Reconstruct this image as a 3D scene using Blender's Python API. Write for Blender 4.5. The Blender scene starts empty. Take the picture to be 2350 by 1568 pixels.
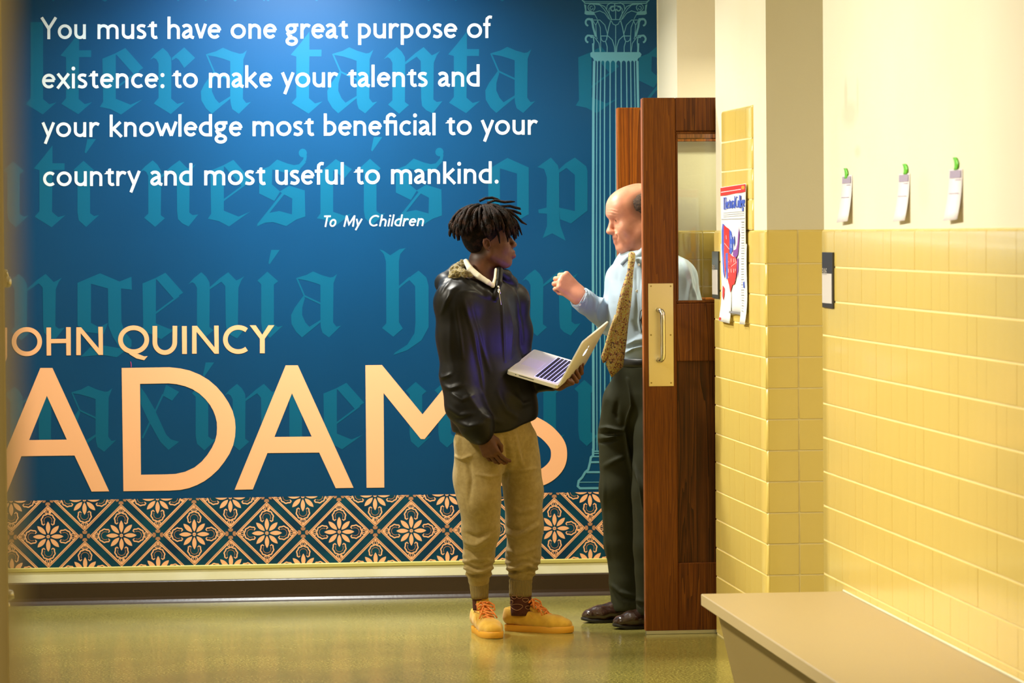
import bpy, math, random
import numpy as np
from mathutils import Matrix, Vector
random.seed(7); np.random.seed(7)
SC = bpy.context.scene
COL = SC.collection

# ------------------------------------------------------------------ camera, world, lights, exposure
FPX, CX, CY, HC = 8300.0, 1175.0, 784.0, 1.60
PSI, TH, RHO = 0.0994, 0.0301, 0.0081
cF = np.array([math.sin(PSI)*math.cos(TH), math.cos(PSI)*math.cos(TH), -math.sin(TH)])
cR0 = np.array([math.cos(PSI), -math.sin(PSI), 0.0]); cU0 = np.cross(cR0, cF)
cR = cR0*math.cos(RHO) - cU0*math.sin(RHO); cU = cU0*math.cos(RHO) + cR0*math.sin(RHO)
CAM = np.array([0.0, 0.0, HC])
cam = bpy.data.cameras.new('camera'); camo = bpy.data.objects.new('camera', cam); COL.objects.link(camo)
cam.sensor_width = 36.0; cam.lens = FPX/2350.0*36.0; cam.clip_start = 0.05; cam.clip_end = 100
camo.matrix_world = Matrix(((cR[0], cU[0], -cF[0], 0), (cR[1], cU[1], -cF[1], 0), (cR[2], cU[2], -cF[2], HC), (0, 0, 0, 1)))
cam.dof.use_dof = True; cam.dof.focus_distance = 14.5; cam.dof.aperture_fstop = 7.5
SC.camera = camo

world = bpy.data.worlds.new('world'); SC.world = world; world.use_nodes = True
world.node_tree.nodes['Background'].inputs[0].default_value = (1.0, 0.82, 0.26, 1)
world.node_tree.nodes['Background'].inputs[1].default_value = 0.06

def area(name, loc, size, power, color, rot=(0, 0, 0), spread=math.pi):
    l = bpy.data.lights.new(name, 'AREA'); l.shape = 'RECTANGLE'; l.size, l.size_y = size
    l.energy = power; l.color = color; l.spread = spread
    o = bpy.data.objects.new(name, l); COL.objects.link(o); o.location = loc; o.rotation_euler = rot
    return o
WARM, SOFT_W = (1.0, 0.90, 0.66), (1.0, 0.94, 0.78)
YR = lambda d: (0, math.radians(-d), 0)
area('overhead_lamp', (-0.55, 10.3, 2.93), (0.3, 2.6), 80, (1.0, 0.94, 0.80), rot=YR(54), spread=math.radians(105))
area('overhead_lamp', (-0.60, 13.7, 2.93), (0.25, 0.8), 52, SOFT_W, rot=YR(57), spread=math.radians(115))
area('overhead_lamp', (0.45, 5.0, 2.96), (0.5, 2.4), 15, (1.0, 0.82, 0.26))
area('overhead_lamp', (0.2, -0.6, 2.96), (0.5, 0.8), 26, (1.0, 0.80, 0.42))  # unseen lamp behind the camera, added to light the near post
area('people_lamp', (0.72, 14.95, 2.97), (0.35, 0.25), 84, (1.0, 0.97, 0.88), spread=math.radians(150))
area('mural_lamp', (0.62, 14.9, 2.97), (0.6, 0.2), 24, (0.46, 0.72, 1.0), rot=(math.radians(50), 0, 0), spread=math.radians(110))
area('alcove_fill', (2.6, 14.5, 2.35), (0.25, 0.2), 15, (1.0, 0.92, 0.66))  # added fill light, hidden by the pier, brightens the jamb behind the glass
SC.view_settings.view_transform = 'Standard'; SC.view_settings.look = 'None'
SC.view_settings.gamma = 1.0; SC.view_settings.use_curve_mapping = False
SC.view_settings.exposure = 0.0

# ------------------------------------------------------------------ geometry helpers
def ray(px, py):
    return cF + cR*((px-CX)/FPX) - cU*((py-CY)/FPX)
def onY(px, py, Y):                    # point of the plane y = Y seen at a photograph pixel
    d = ray(px, py); return CAM + d*(Y/d[1])
def onX(px, py, X):
    d = ray(px, py); return CAM + d*(X/d[0])
def onZ(px, py, Z):
    d = ray(px, py); return CAM + d*((Z-HC)/d[2])
def proj(V):
    q = V-CAM; w = q@cF
    return CX+FPX*(q@cR)/w, CY-FPX*(q@cU)/w

def wloc(o):
    v = np.zeros(3)
    while o is not None:
        v = v+np.array(o.location); o = o.parent
    return v
def tag(o, label=None, cat=None, group=None, kind=None):
    if label: o['label'] = label
    if cat: o['category'] = cat
    if group: o['group'] = group
    if kind: o['kind'] = kind
    return o
def empty(name, loc, label=None, cat=None, group=None, kind=None, parent=None):
    o = bpy.data.objects.new(name, None); COL.objects.link(o)
    o.empty_display_size = 0.1
    if parent is not None:
        o.parent = parent; loc = np.array(loc)-wloc(parent)
    o.location = loc
    return tag(o, label, cat, group, kind)
def mesh_obj(name, V, F, mat, parent=None, smooth=False, label=None, attr=None):
    V = np.asarray(V, dtype=np.float64)
    if parent is not None: V = V-wloc(parent)
    me = bpy.data.meshes.new(name)
    if isinstance(F, np.ndarray) and F.ndim == 2:
        n, m = F.shape
        me.vertices.add(len(V)); me.vertices.foreach_set('co', V.astype(np.float32).ravel())
        me.loops.add(n*m); me.loops.foreach_set('vertex_index', F.astype(np.int32).ravel())
        me.polygons.add(n); me.polygons.foreach_set('loop_start', np.arange(0, n*m, m, dtype=np.int32))
        me.update(calc_edges=True); me.validate()
    else:
        me.from_pydata([tuple(v) for v in V], [], [tuple(int(i) for i in f) for f in F]); me.update()
    if mat is not None: me.materials.append(mat)
    if smooth: me.shade_smooth()
    if attr is not None:
        a = me.color_attributes.new('tint', 'FLOAT_COLOR', 'POINT')
        a.data.foreach_set('color', np.asarray(attr, dtype=np.float32).ravel())
    o = bpy.data.objects.new(name, me); COL.objects.link(o)
    if parent is not None: o.parent = parent
    if label: o['label'] = label
    return o

class MB:                              # collects faces for one mesh
    def __init__(s): s.V = []; s.F = []; s.M = []
    def add(s, V, F, m=0):
        b = len(s.V); s.V += [tuple(map(float, v)) for v in V]; s.F += [tuple(i+b for i in f) for f in F]; s.M += [m]*len(F); return s
    def box(s, lo, hi, m=0):
        x0, y0, z0 = lo; x1, y1, z1 = hi
        return s.add([(x0,y0,z0),(x1,y0,z0),(x1,y1,z0),(x0,y1,z0),(x0,y0,z1),(x1,y0,z1),(x1,y1,z1),(x0,y1,z1)],
                     [(0,3,2,1),(4,5,6,7),(0,1,5,4),(1,2,6,5),(2,3,7,6),(3,0,4,7)], m)
    def bbox(s, lo, hi, b=0.004, m=0):     # box with chamfered edges
        lo = np.array(lo, float); hi = np.array(hi, float); b = min(b, *( (hi-lo)*0.45))
        import itertools
        V = []; idx = {}
        for c in itertools.product((0, 1), repeat=3):
            for a in range(3):
                p = [ (lo[i]+b if c[i] == 0 else hi[i]-b) for i in range(3)]
                p[a] = lo[a] if c[a] == 0 else hi[a]
                idx[(c, a)] = len(V); V.append(p)
        F = []
        for a in range(3):
            o1, o2 = [i for i in range(3) if i != a]
            for sd in (0, 1):
                q = []
                for u, v in ((0,0),(1,0),(1,1),(0,1)):
                    c = [0,0,0]; c[a] = sd; c[o1] = u; c[o2] = v; q.append(idx[(tuple(c), a)])
                F.append(q)
        for a in range(3):
            o1, o2 = [i for i in range(3) if i != a]
            for u in (0, 1):
                for v in (0, 1):
                    c0 = [0,0,0]; c0[o1] = u; c0[o2] = v; c1 = list(c0); c1[a] = 1
                    F.append([idx[(tuple(c0), o1)], idx[(tuple(c1), o1)], idx[(tuple(c1), o2)], idx[(tuple(c0), o2)]])
        for c in itertools.product((0, 1), repeat=3): F.append([idx[(c, a)] for a in range(3)])
        cen = (lo+hi)/2; V = np.array(V); G = []
        for f in F:
            p = V[f]; n = np.cross(p[1]-p[0], p[2]-p[0]); G.append(f if n@(p.mean(0)-cen) > 0 else f[::-1])
        return s.add(V, G, m)
    def hexa(s, P, m=0):                    # 8 points: bottom ring 0-3, top ring 4-7
        P = np.array(P, float); F = [(0,3,2,1),(4,5,6,7),(0,1,5,4),(1,2,6,5),(2,3,7,6),(3,0,4,7)]; c = P.mean(0)
        G = []
        for f in F:
            p = P[list(f)]; n = np.cross(p[1]-p[0], p[2]-p[0]); G.append(f if n@(p.mean(0)-c) > 0 else f[::-1])
        return s.add(P, G, m)
    def tube(s, P, r, n=10, m=0, caps=True):
        P = np.array(P, float); N = len(P); R = np.ones(N)*r if np.isscalar(r) else np.array(r, float)
        T = np.gradient(P, axis=0); T /= np.linalg.norm(T, axis=1)[:, None]+1e-9
        u = np.cross(T[0], (0, 0, 1.0));
        if np.linalg.norm(u) < 0.2: u = np.cross(T[0], (1.0, 0, 0))
        V = []
        for i in range(N):
            u = u-T[i]*(u@T[i]); u /= np.linalg.norm(u)+1e-9; v = np.cross(T[i], u)
            for k in range(n):
                a = 2*math.pi*k/n; V.append(P[i]+R[i]*(math.cos(a)*u+math.sin(a)*v))
        F = [(i*n+k, i*n+(k+1) % n, (i+1)*n+(k+1) % n, (i+1)*n+k) for i in range(N-1) for k in range(n)]
        if caps: F += [tuple(range(n))[::-1], tuple((N-1)*n+k for k in range(n))]
        return s.add(V, F, m)
    def lathe(s, prof, c, ax, n=20, m=0):   # prof: (dist along axis, radius)
        ax = np.array(ax, float); ax /= np.linalg.norm(ax); u = np.cross(ax, (0, 0, 1.0))
        if np.linalg.norm(u) < 0.2: u = np.cross(ax, (1.0, 0, 0))
        u /= np.linalg.norm(u); v = np.cross(ax, u); V = []
        for d, r in prof:
            for k in range(n):
                a = 2*math.pi*k/n; V.append(np.array(c)+ax*d+r*(math.cos(a)*u+math.sin(a)*v))
        F = [(i*n+k, i*n+(k+1) % n, (i+1)*n+(k+1) % n, (i+1)*n+k) for i in range(len(prof)-1) for k in range(n)]
        F += [tuple(range(n))[::-1], tuple((len(prof)-1)*n+k for k in range(n))]
        return s.add(V, F, m)
    def obj(s, name, mats, parent=None, smooth=False, label=None):
        if not isinstance(mats, (list, tuple)): mats = [mats]
        o = mesh_obj(name, s.V, s.F, mats[0], parent, smooth, label)
        for mm in mats[1:]: o.data.materials.append(mm)
        if len(mats) > 1: o.data.polygons.foreach_set('material_index', s.M)
        return o
def smooth_angle(o, deg=35):
    o.data.shade_smooth(); o.data.set_sharp_from_angle(angle=math.radians(deg)); return o

# ------------------------------------------------------------------ materials
def lin(r, g, b):
    f = lambda c: (c/255/12.92 if c/255 <= 0.04045 else ((c/255+0.055)/1.055)**2.4)
    return (f(r), f(g), f(b), 1.0)
def mat(name, col, rough=0.6, metal=0.0, col2=None, nscale=20, nstretch=(1, 1, 1), ndetail=4, lo=0.4, hi=0.6,
        bump=0.0, bscale=200, bstretch=(1, 1, 1), spec=0.5, coat=0.0, sheen=0.0, emit=None, estr=0.0, sss=0.0, tint=False):
    m = bpy.data.materials.new(name); m.use_nodes = True; N = m.node_tree.nodes; L = m.node_tree.links
    b = N['Principled BSDF']; b.inputs['Base Color'].default_value = col; b.inputs['Roughness'].default_value = rough
    b.inputs['Metallic'].default_value = metal; b.inputs['Specular IOR Level'].default_value = spec
    b.inputs['Coat Weight'].default_value = coat; b.inputs['Coat Roughness'].default_value = 0.08
    b.inputs['Sheen Weight'].default_value = sheen
    if sss: b.inputs['Subsurface Weight'].default_value = sss; b.inputs['Subsurface Radius'].default_value = (0.012, 0.005, 0.003); b.inputs['Subsurface Scale'].default_value = 0.6
    if emit: b.inputs['Emission Color'].default_value = emit; b.inputs['Emission Strength'].default_value = estr
    if col2 is not None or bump: tc = N.new('ShaderNodeTexCoord')
    src = None
    if col2 is not None:
        mp = N.new('ShaderNodeMapping'); mp.inputs['Scale'].default_value = nstretch
        nz = N.new('ShaderNodeTexNoise'); nz.inputs['Scale'].default_value = nscale; nz.inputs['Detail'].default_value = ndetail
        rp = N.new('ShaderNodeValToRGB'); rp.color_ramp.elements[0].position = lo; rp.color_ramp.elements[1].position = hi
        rp.color_ramp.elements[0].color = col; rp.color_ramp.elements[1].color = col2
        L.new(tc.outputs['Object'], mp.inputs[0]); L.new(mp.outputs[0], nz.inputs[0]); L.new(nz.outputs[0], rp.inputs[0])
        src = rp.outputs[0]; L.new(src, b.inputs['Base Color'])
    if tint:
        at = N.new('ShaderNodeAttribute'); at.attribute_name = 'tint'
        mx = N.new('ShaderNodeMix'); mx.data_type = 'RGBA'
        L.new(at.outputs['Alpha'], mx.inputs['Factor'])
        if src: L.new(src, mx.inputs['A'])
        else: mx.inputs['A'].default_value = col
        L.new(at.outputs['Color'], mx.inputs['B']); L.new(mx.outputs['Result'], b.inputs['Base Color'])
    if bump:
        mp2 = N.new('ShaderNodeMapping'); mp2.inputs['Scale'].default_value = bstretch
        nz2 = N.new('ShaderNodeTexNoise'); nz2.inputs['Scale'].default_value = bscale; nz2.inputs['Detail'].default_value = 3
        bp = N.new('ShaderNodeBump'); bp.inputs['Strength'].default_value = bump; bp.inputs['Distance'].default_value = 0.01
        L.new(tc.outputs['Object'], mp2.inputs[0]); L.new(mp2.outputs[0], nz2.inputs[0]); L.new(nz2.outputs[0], bp.inputs['Height']); L.new(bp.outputs[0], b.inputs['Normal'])
    return m
def wood(name, c1, c2, c3, scale=1.0, rough=0.42, rot=None, dist=1.0):
    m = bpy.data.materials.new(name); m.use_nodes = True; N = m.node_tree.nodes; L = m.node_tree.links
    b = N['Principled BSDF']; b.inputs['Roughness'].default_value = rough; b.inputs['Specular IOR Level'].default_value = 0.25
    tc = N.new('ShaderNodeTexCoord'); mp = N.new('ShaderNodeMapping')
    mp.inputs['Scale'].default_value = (16*scale, 16*scale, 0.42*scale)
    if rot: mp.inputs['Rotation'].default_value = rot
    L.new(tc.outputs['Object'], mp.inputs[0])
    nz = N.new('ShaderNodeTexNoise'); nz.inputs['Scale'].default_value = 1.3; nz.inputs['Detail'].default_value = 2; nz.inputs['Distortion'].default_value = dist
    L.new(mp.outputs[0], nz.inputs[0])
    mul = N.new('ShaderNodeMath'); mul.operation = 'MULTIPLY'; mul.inputs[1].default_value = 11
    L.new(nz.outputs[0], mul.inputs[0])
    fr = N.new('ShaderNodeMath'); fr.operation = 'FRACT'; L.new(mul.outputs[0], fr.inputs[0])
    rp = N.new('ShaderNodeValToRGB'); e = rp.color_ramp.elements; e[0].color = c1; e[1].color = c2; e[1].position = 0.55
    e2 = e.new(1.0); e2.color = c3
    L.new(fr.outputs[0], rp.inputs[0])
    mp2 = N.new('ShaderNodeMapping'); mp2.inputs['Scale'].default_value = (160, 160, 5)
    if rot: mp2.inputs['Rotation'].default_value = rot
    nz2 = N.new('ShaderNodeTexNoise'); nz2.inputs['Scale'].default_value = 2; nz2.inputs['Detail'].default_value = 4
    L.new(tc.outputs['Object'], mp2.inputs[0]); L.new(mp2.outputs[0], nz2.inputs[0])
    r2 = N.new('ShaderNodeValToRGB'); r2.color_ramp.elements[0].position = 0.35; r2.color_ramp.elements[1].position = 0.6
    r2.color_ramp.elements[0].color = (0.55, 0.5, 0.45, 1); r2.color_ramp.elements[1].color = (1, 1, 1, 1); L.new(nz2.outputs[0], r2.inputs[0])
    mx = N.new('ShaderNodeMix'); mx.data_type = 'RGBA'; mx.blend_type = 'MULTIPLY'; mx.inputs['Factor'].default_value = 0.7
    L.new(rp.outputs[0], mx.inputs['A']); L.new(r2.outputs[0], mx.inputs['B']); L.new(mx.outputs['Result'], b.inputs['Base Color'])
    bp = N.new('ShaderNodeBump'); bp.inputs['Strength'].default_value = 0.15; bp.inputs['Distance'].default_value = 0.002
    L.new(nz2.outputs[0], bp.inputs['Height']); L.new(bp.outputs[0], b.inputs['Normal'])
    return m
M = {}
M['paint'] = mat('cream_wall_paint', (0.80, 0.745, 0.575, 1), 0.55, col2=(0.77, 0.70, 0.52, 1), nscale=1.5, lo=0.35, hi=0.75, bump=0.04, bscale=90)
M['ceil'] = mat('ceiling_paint', (0.85, 0.83, 0.76, 1), 0.8)
M['tile'] = mat('yellow_glazed_tile', (0.82, 0.625, 0.17, 1), 0.22, col2=(0.79, 0.59, 0.15, 1), nscale=3, lo=0.3, hi=0.8, bump=0.03, bscale=25, coat=0.2)
M['grout'] = mat('tile_grout', (0.84, 0.70, 0.34, 1), 0.6)
M['base'] = mat('dark_brown_baseboard', (0.035, 0.018, 0.008, 1), 0.35, bump=0.05, bscale=60)
M['cream_trim'] = mat('cream_gloss_trim', (0.86, 0.83, 0.62, 1), 0.35, col2=(0.80, 0.76, 0.52, 1), nscale=4)
M['olive_trim'] = mat('olive_yellow_trim', (0.55, 0.47, 0.12, 1), 0.5)
M['mural'] = mat('mural_blue_vinyl', (0.0005, 0.048, 0.128, 1), 0.42, col2=(0.0005, 0.041, 0.108, 1), nscale=1.2, lo=0.3, hi=0.7, spec=0.22)
M['bl'] = mat('mural_teal_ink', (0.0008, 0.090, 0.165, 1), 0.42, spec=0.22)
M['colm'] = mat('mural_pale_teal_ink', (0.09, 0.28, 0.36, 1), 0.36, spec=0.25)
M['white_ink'] = mat('mural_white_ink', (0.66, 0.72, 0.73, 1), 0.4, spec=0.25)
M['peach'] = mat('mural_peach_ink', (0.86, 0.44, 0.22, 1), 0.4, spec=0.25)
M['peachd'] = mat('mural_brown_ink', (0.42, 0.20, 0.10, 1), 0.4, spec=0.25)
M['border_bg'] = mat('mural_border_teal', (0.0012, 0.026, 0.062, 1), 0.43, col2=(0.0015, 0.055, 0.085, 1), nscale=9, lo=0.35, hi=0.65, spec=0.22)
# ------------------------------------------------------------------ the room shell
YB, XW, XP = 15.79, 2.22, 2.2295        # mural wall, tile face and paint face of the right wall
Y1, Y2, Y3, Y4 = 11.87, 12.98, 14.17, 15.20   # ends of the right wall, the pier and the far jamb
ZC = 3.0
def structure(name, mb, m, parent=None, smooth=False):
    o = mb.obj(name, m, parent, smooth); 
    if parent is None: o['kind'] = 'structure'
    return o
def floor_material():
    m = bpy.data.materials.new('polished_olive_terrazzo'); m.use_nodes = True; N = m.node_tree.nodes; L = m.node_tree.links
    b = N['Principled BSDF']; tc = N.new('ShaderNodeTexCoord')
    n1 = N.new('ShaderNodeTexNoise'); n1.inputs['Scale'].default_value = 110; n1.inputs['Detail'].default_value = 6; n1.inputs['Roughness'].default_value = 0.7
    n2 = N.new('ShaderNodeTexNoise'); n2.inputs['Scale'].default_value = 1.6; n2.inputs['Detail'].default_value = 4
    L.new(tc.outputs['Object'], n1.inputs[0]); L.new(tc.outputs['Object'], n2.inputs[0])
    r1 = N.new('ShaderNodeValToRGB'); r1.color_ramp.elements[0].position = 0.40; r1.color_ramp.elements[1].position = 0.60
    r1.color_ramp.elements[0].color = (0.12, 0.11, 0.022, 1); r1.color_ramp.elements[1].color = (0.46, 0.40, 0.11, 1)
    L.new(n1.outputs[0], r1.inputs[0])
    r2 = N.new('ShaderNodeValToRGB'); r2.color_ramp.elements[0].position = 0.35; r2.color_ramp.elements[1].position = 0.65
    r2.color_ramp.elements[0].color = (0.75, 0.75, 0.75, 1); r2.color_ramp.elements[1].color = (1.05, 1.05, 1.0, 1); L.new(n2.outputs[0], r2.inputs[0])
    mx = N.new('ShaderNodeMix'); mx.data_type = 'RGBA'; mx.blend_type = 'MULTIPLY'; mx.inputs['Factor'].default_value = 1
    L.new(r1.outputs[0], mx.inputs['A']); L.new(r2.outputs[0], mx.inputs['B']); L.new(mx.outputs['Result'], b.inputs['Base Color'])
    b.inputs['Roughness'].default_value = 0.16; b.inputs['Specular IOR Level'].default_value = 0.5
    n3 = N.new('ShaderNodeTexNoise'); n3.inputs['Scale'].default_value = 14; n3.inputs['Detail'].default_value = 3
    L.new(tc.outputs['Object'], n3.inputs[0])
    bp = N.new('ShaderNodeBump'); bp.inputs['Strength'].default_value = 0.02; bp.inputs['Distance'].default_value = 0.01
    L.new(n3.outputs[0], bp.inputs['Height']); L.new(bp.outputs[0], b.inputs['Normal'])
    return m
structure('floor', MB().box((-1.1, -2.1, -0.1), (3.4, YB+0.1, 0)), floor_material())
structure('ceiling', MB().box((-1.1, -2.1, ZC), (3.4, YB+0.1, ZC+0.1)), M['ceil'])
structure('wall_left', MB().box((-1.1, -2.1, 0), (-1.0, YB, ZC)), M['paint'])
structure('wall_front', MB().box((-1.0, -2.1, 0), (XP, -2.0, ZC)), M['paint'])
structure('wall_back', MB().box((-1.1, YB, 0), (3.4, YB+0.1, ZC)), M['paint'])

TP = 0.1135                              # tile pitch
CAPZ = 1.603; ROW0 = 1.479               # top of the capping course, top of the course below it
def tile_mesh(w, h, t, left=0, right=0, top=0, side=0.0028):
    P = [(0, t), (side, 0)]; P2 = [(0, t), (0.0028, 0)]; R = [(0, t), (0.0025, 0.0052), (0.007, 0.002), (0.013, 0)]
    def line(n, a, b, P):
        s = [(u, d) for u, d in (R if a else P)]; e = [(n-u, d) for u, d in reversed(R if b else P)]
        return s+e
    us, vs = line(w, left, right, P), line(h, 0, top, P2)
    V = [(u, -(t-max(du, dv)), v) for v, dv in vs for u, du in us]; n = len(us)
    F = [(j*n+i, j*n+i+1, (j+1)*n+i+1, (j+1)*n+i) for j in range(len(vs)-1) for i in range(n-1)]
    return V, F
TILE_CACHE = {}
def tile_field(parent, u0, u1, face, facing, widths=None, rows=14, top_z=CAPZ, cap=True, left=0, right=0, stuff=False, extra_rows=0):
    """tiles of a wall face. facing '-y': u runs along +x; facing '-x': u runs along -y (left end is the far one)"""
    if widths is None:
        n = max(1, int(round(abs(u1-u0)/TP))); widths = [abs(u1-u0)/n]*n
    gap, t = 0.0016, 0.0095; gu = 0.0003 if facing == '-x' else gap
    joined = MB()
    u = u0
    for ci, w in enumerate(widths):
        z = top_z
        for r in range(rows):
            h = 0.124 if (r == 0 and cap) else TP
            if z-h < 0: h = z
            if h < 0.02: break
            l, rr, tp = int(left and ci == 0), int(right and ci == len(widths)-1), int(cap and r == 0)
            key = (round(w, 4), round(h, 4), l, rr, tp, facing)
            if key not in TILE_CACHE:
                V, F = tile_mesh(w-gu, h-gap, t, l, rr, tp, 0.0003 if facing == '-x' else 0.0028); V = np.array(V)
                if facing == '-x': V = np.stack([V[:, 1], -V[:, 0], V[:, 2]], 1)
                me = bpy.data.meshes.new('tile'); me.from_pydata([tuple(v) for v in V], [], F); me.update(); me.materials.append(M['tile']); me.shade_smooth(); me.set_sharp_from_angle(angle=math.radians(50))
                TILE_CACHE[key] = (me, V, F)
            me, V, F = TILE_CACHE[key]
            jit = 0.0  if stuff else random.uniform(-0.0004, 0.0004)
            loc = (u+gu/2, face+jit, z-h+gap/2) if facing == '-y' else (face+jit, u-gu/2, z-h+gap/2)
            if stuff: joined.add(np.array(V)+np.array(loc), F)
            else:
                o = bpy.data.objects.new('tile', me); COL.objects.link(o); o.parent = parent
                o.location = np.array(loc)-wloc(parent)
            z -= h
        u += w if facing == '-y' else -w
    if stuff:
        o = joined.obj('tile', M['tile'], parent); o['kind'] = 'stuff'
def grout(parent, lo, hi): MB().box(lo, hi).obj('grout', M['grout'], parent)

def stained(name, spots):                # old grey scuffs on the paint
    m = M['paint'].copy(); m.name = name; N = m.node_tree.nodes; L = m.node_tree.links; b = N['Principled BSDF']
    src = b.inputs['Base Color'].links[0].from_socket; g = N.new('ShaderNodeNewGeometry')
    for c, r, f in spots:
        v1 = N.new('ShaderNodeVectorMath'); v1.operation = 'SUBTRACT'; v1.inputs[1].default_value = tuple(c)
        v2 = N.new('ShaderNodeVectorMath'); v2.operation = 'DIVIDE'; v2.inputs[1].default_value = tuple(r)
        v3 = N.new('ShaderNodeVectorMath'); v3.operation = 'LENGTH'; mr = N.new('ShaderNodeMapRange')
        mr.inputs['From Min'].default_value = 1.25; mr.inputs['From Max'].default_value = 0.5; mr.inputs['To Max'].default_value = f
        L.new(g.outputs['Position'], v1.inputs[0]); L.new(v1.outputs[0], v2.inputs[0]); L.new(v2.outputs[0], v3.inputs[0]); L.new(v3.outputs['Value'], mr.inputs['Value'])
        mx = N.new('ShaderNodeMix'); mx.data_type = 'RGBA'; mx.inputs['B'].default_value = (0.50, 0.44, 0.28, 1)
        L.new(mr.outputs[0], mx.inputs['Factor']); L.new(src, mx.inputs['A']); src = mx.outputs['Result']
    L.new(src, b.inputs['Base Color']); return m
sp_ = lambda px, py, ry, rz, f: (onX(px, py, XP), (1, ry, rz), f)
M['paint_s'] = stained('scuffed_cream_paint', [sp_(1950, 262, 0.13, 0.045, 0.35), sp_(1941, 215, 0.03, 0.05, 0.4), sp_(1968, 220, 0.02, 0.06, 0.3), sp_(1968, 348, 0.05, 0.02, 0.35), sp_(2120, 440, 0.08, 0.06, 0.15), sp_(1915, 380, 0.1, 0.14, 0.12)])
wr = structure('wall_right', MB().box((XP, -2.1, 0), (3.4, Y1, ZC)), M['paint_s'])
grout(wr, (XW+0.0028, -2.0, 0.0), (XP, Y1-0.004, CAPZ-0.006))
tile_field(wr, Y1, Y1-26*TP, XP, '-x', rows=11, left=1)
tile_field(wr, Y1-26*TP, Y1-110*TP, XP, '-x', rows=14, stuff=True)
tile_field(wr, Y1, Y1-26*TP, XP, '-x', rows=3, top_z=ROW0-10*TP, cap=False, stuff=True)
pier = structure('wall_right', MB().box((XP, Y2+0.0095, 0), (3.4, Y3, ZC)), M['paint'])
grout(pier, (XW+0.0028, Y2+0.012, 0.0), (XP, Y3, CAPZ-0.006))
grout(pier, (XW+0.006, Y2+0.0028, 0.0), (2.9, Y2+0.0095, CAPZ-0.006))
tile_field(pier, Y3, Y2, XP, '-x', rows=14, right=1)
x2 = onY(1832, 700, Y2)[0]
tile_field(pier, XW, 0, Y2+0.0095, '-y', widths=[x2-XW, TP, TP, TP], rows=14, left=1)
ya, yb = onX(1655, 400, XW)[1], onX(1724, 400, XW)[1]
grout(pier, (XW+0.0028, yb+0.004, CAPZ), (XP, ya-0.004, CAPZ+0.457))
tile_field(pier, ya, yb, XP, '-x', rows=4, top_z=CAPZ+0.4645, right=1, left=1)
jamb = structure('wall_right', MB().box((XP, Y4+0.0095, 0), (3.4, YB, ZC)), M['paint'])
grout(jamb, (XW+0.006, Y4+0.0028, 0.0), (2.9, Y4+0.0095, CAPZ-0.006))
grout(jamb, (XW+0.0028, Y4+0.012, 0.0), (XP, YB, CAPZ-0.006))
x3 = onY(1613, 600, Y4)[0]
tile_field(jamb, XW, 0, Y4+0.0095, '-y', widths=[x3-XW, TP, TP, TP, TP], rows=14, left=1)
tile_field(jamb, YB, Y4, XP, '-x', rows=14, right=1)
xe = onY(20, 784, 1.15)[0]
structure('haze_post', MB().bbox((xe-0.10, 1.15, 0.0), (xe, 1.20, 2.2), 0.003), mat('tan_haze_post', (0.50, 0.42, 0.24, 1), 0.6))  # post added close to the lens, its blur makes the tan haze at left
structure('wall_right', MB().box((3.0, Y1, 0), (3.4, Y2+0.0095, ZC)).box((3.2, Y3, 0), (3.4, Y4+0.0095, ZC)), M['paint'])

# trim and baseboard of the mural wall
zA, zB, zC_, zD = [onY(700, p, YB)[2] for p in (1293.0, 1299.5, 1327.2, 1328)]
structure('trim_1', MB().bbox((-1.0, YB-0.016, zB-0.006), (XW, YB, zA), 0.003), M['olive_trim'])
structure('trim_2', MB().bbox((-1.0, YB-0.012, zC_), (XW, YB, zB-0.006), 0.002), M['cream_trim'])
b = MB(); prof = [(0, zC_), (-0.017, zC_), (-0.02, zC_-0.004), (-0.02, 0.03), (-0.023, 0.017), (-0.032, 0.007), (-0.036, 0), (0, 0)]
V = [(x, YB+y, z) for x in (-1.0, XW) for y, z in prof]; n = len(prof)
b.add(V, [(i, (i+1) % n, n+(i+1) % n, n+i) for i in range(n)])
structure('baseboard_back', b, M['base'])

# ------------------------------------------------------------------ the mural: flat print on the wall, laid out in metres on its plane
def onB(px, py, lay=0): return onY(px, py, YB-0.0020-0.0005*lay)
xl, xr = -1.0, onB(1509, 300)[0]
mural = empty('wall_mural', (0.6, YB, zA), 'large blue printed wall mural with a white quotation, teal blackletter and a peach name', 'mural')
MB().box((xl, YB-0.002, zA), (xr, YB, 2.94)).obj('mural_sheet', M['mural'], mural)
MB().box((xr, YB-0.004, zA), (xr+0.012, YB, 2.94)).obj('edge_strip', M['cream_trim'], mural, label='thin pale edge strip')

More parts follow.
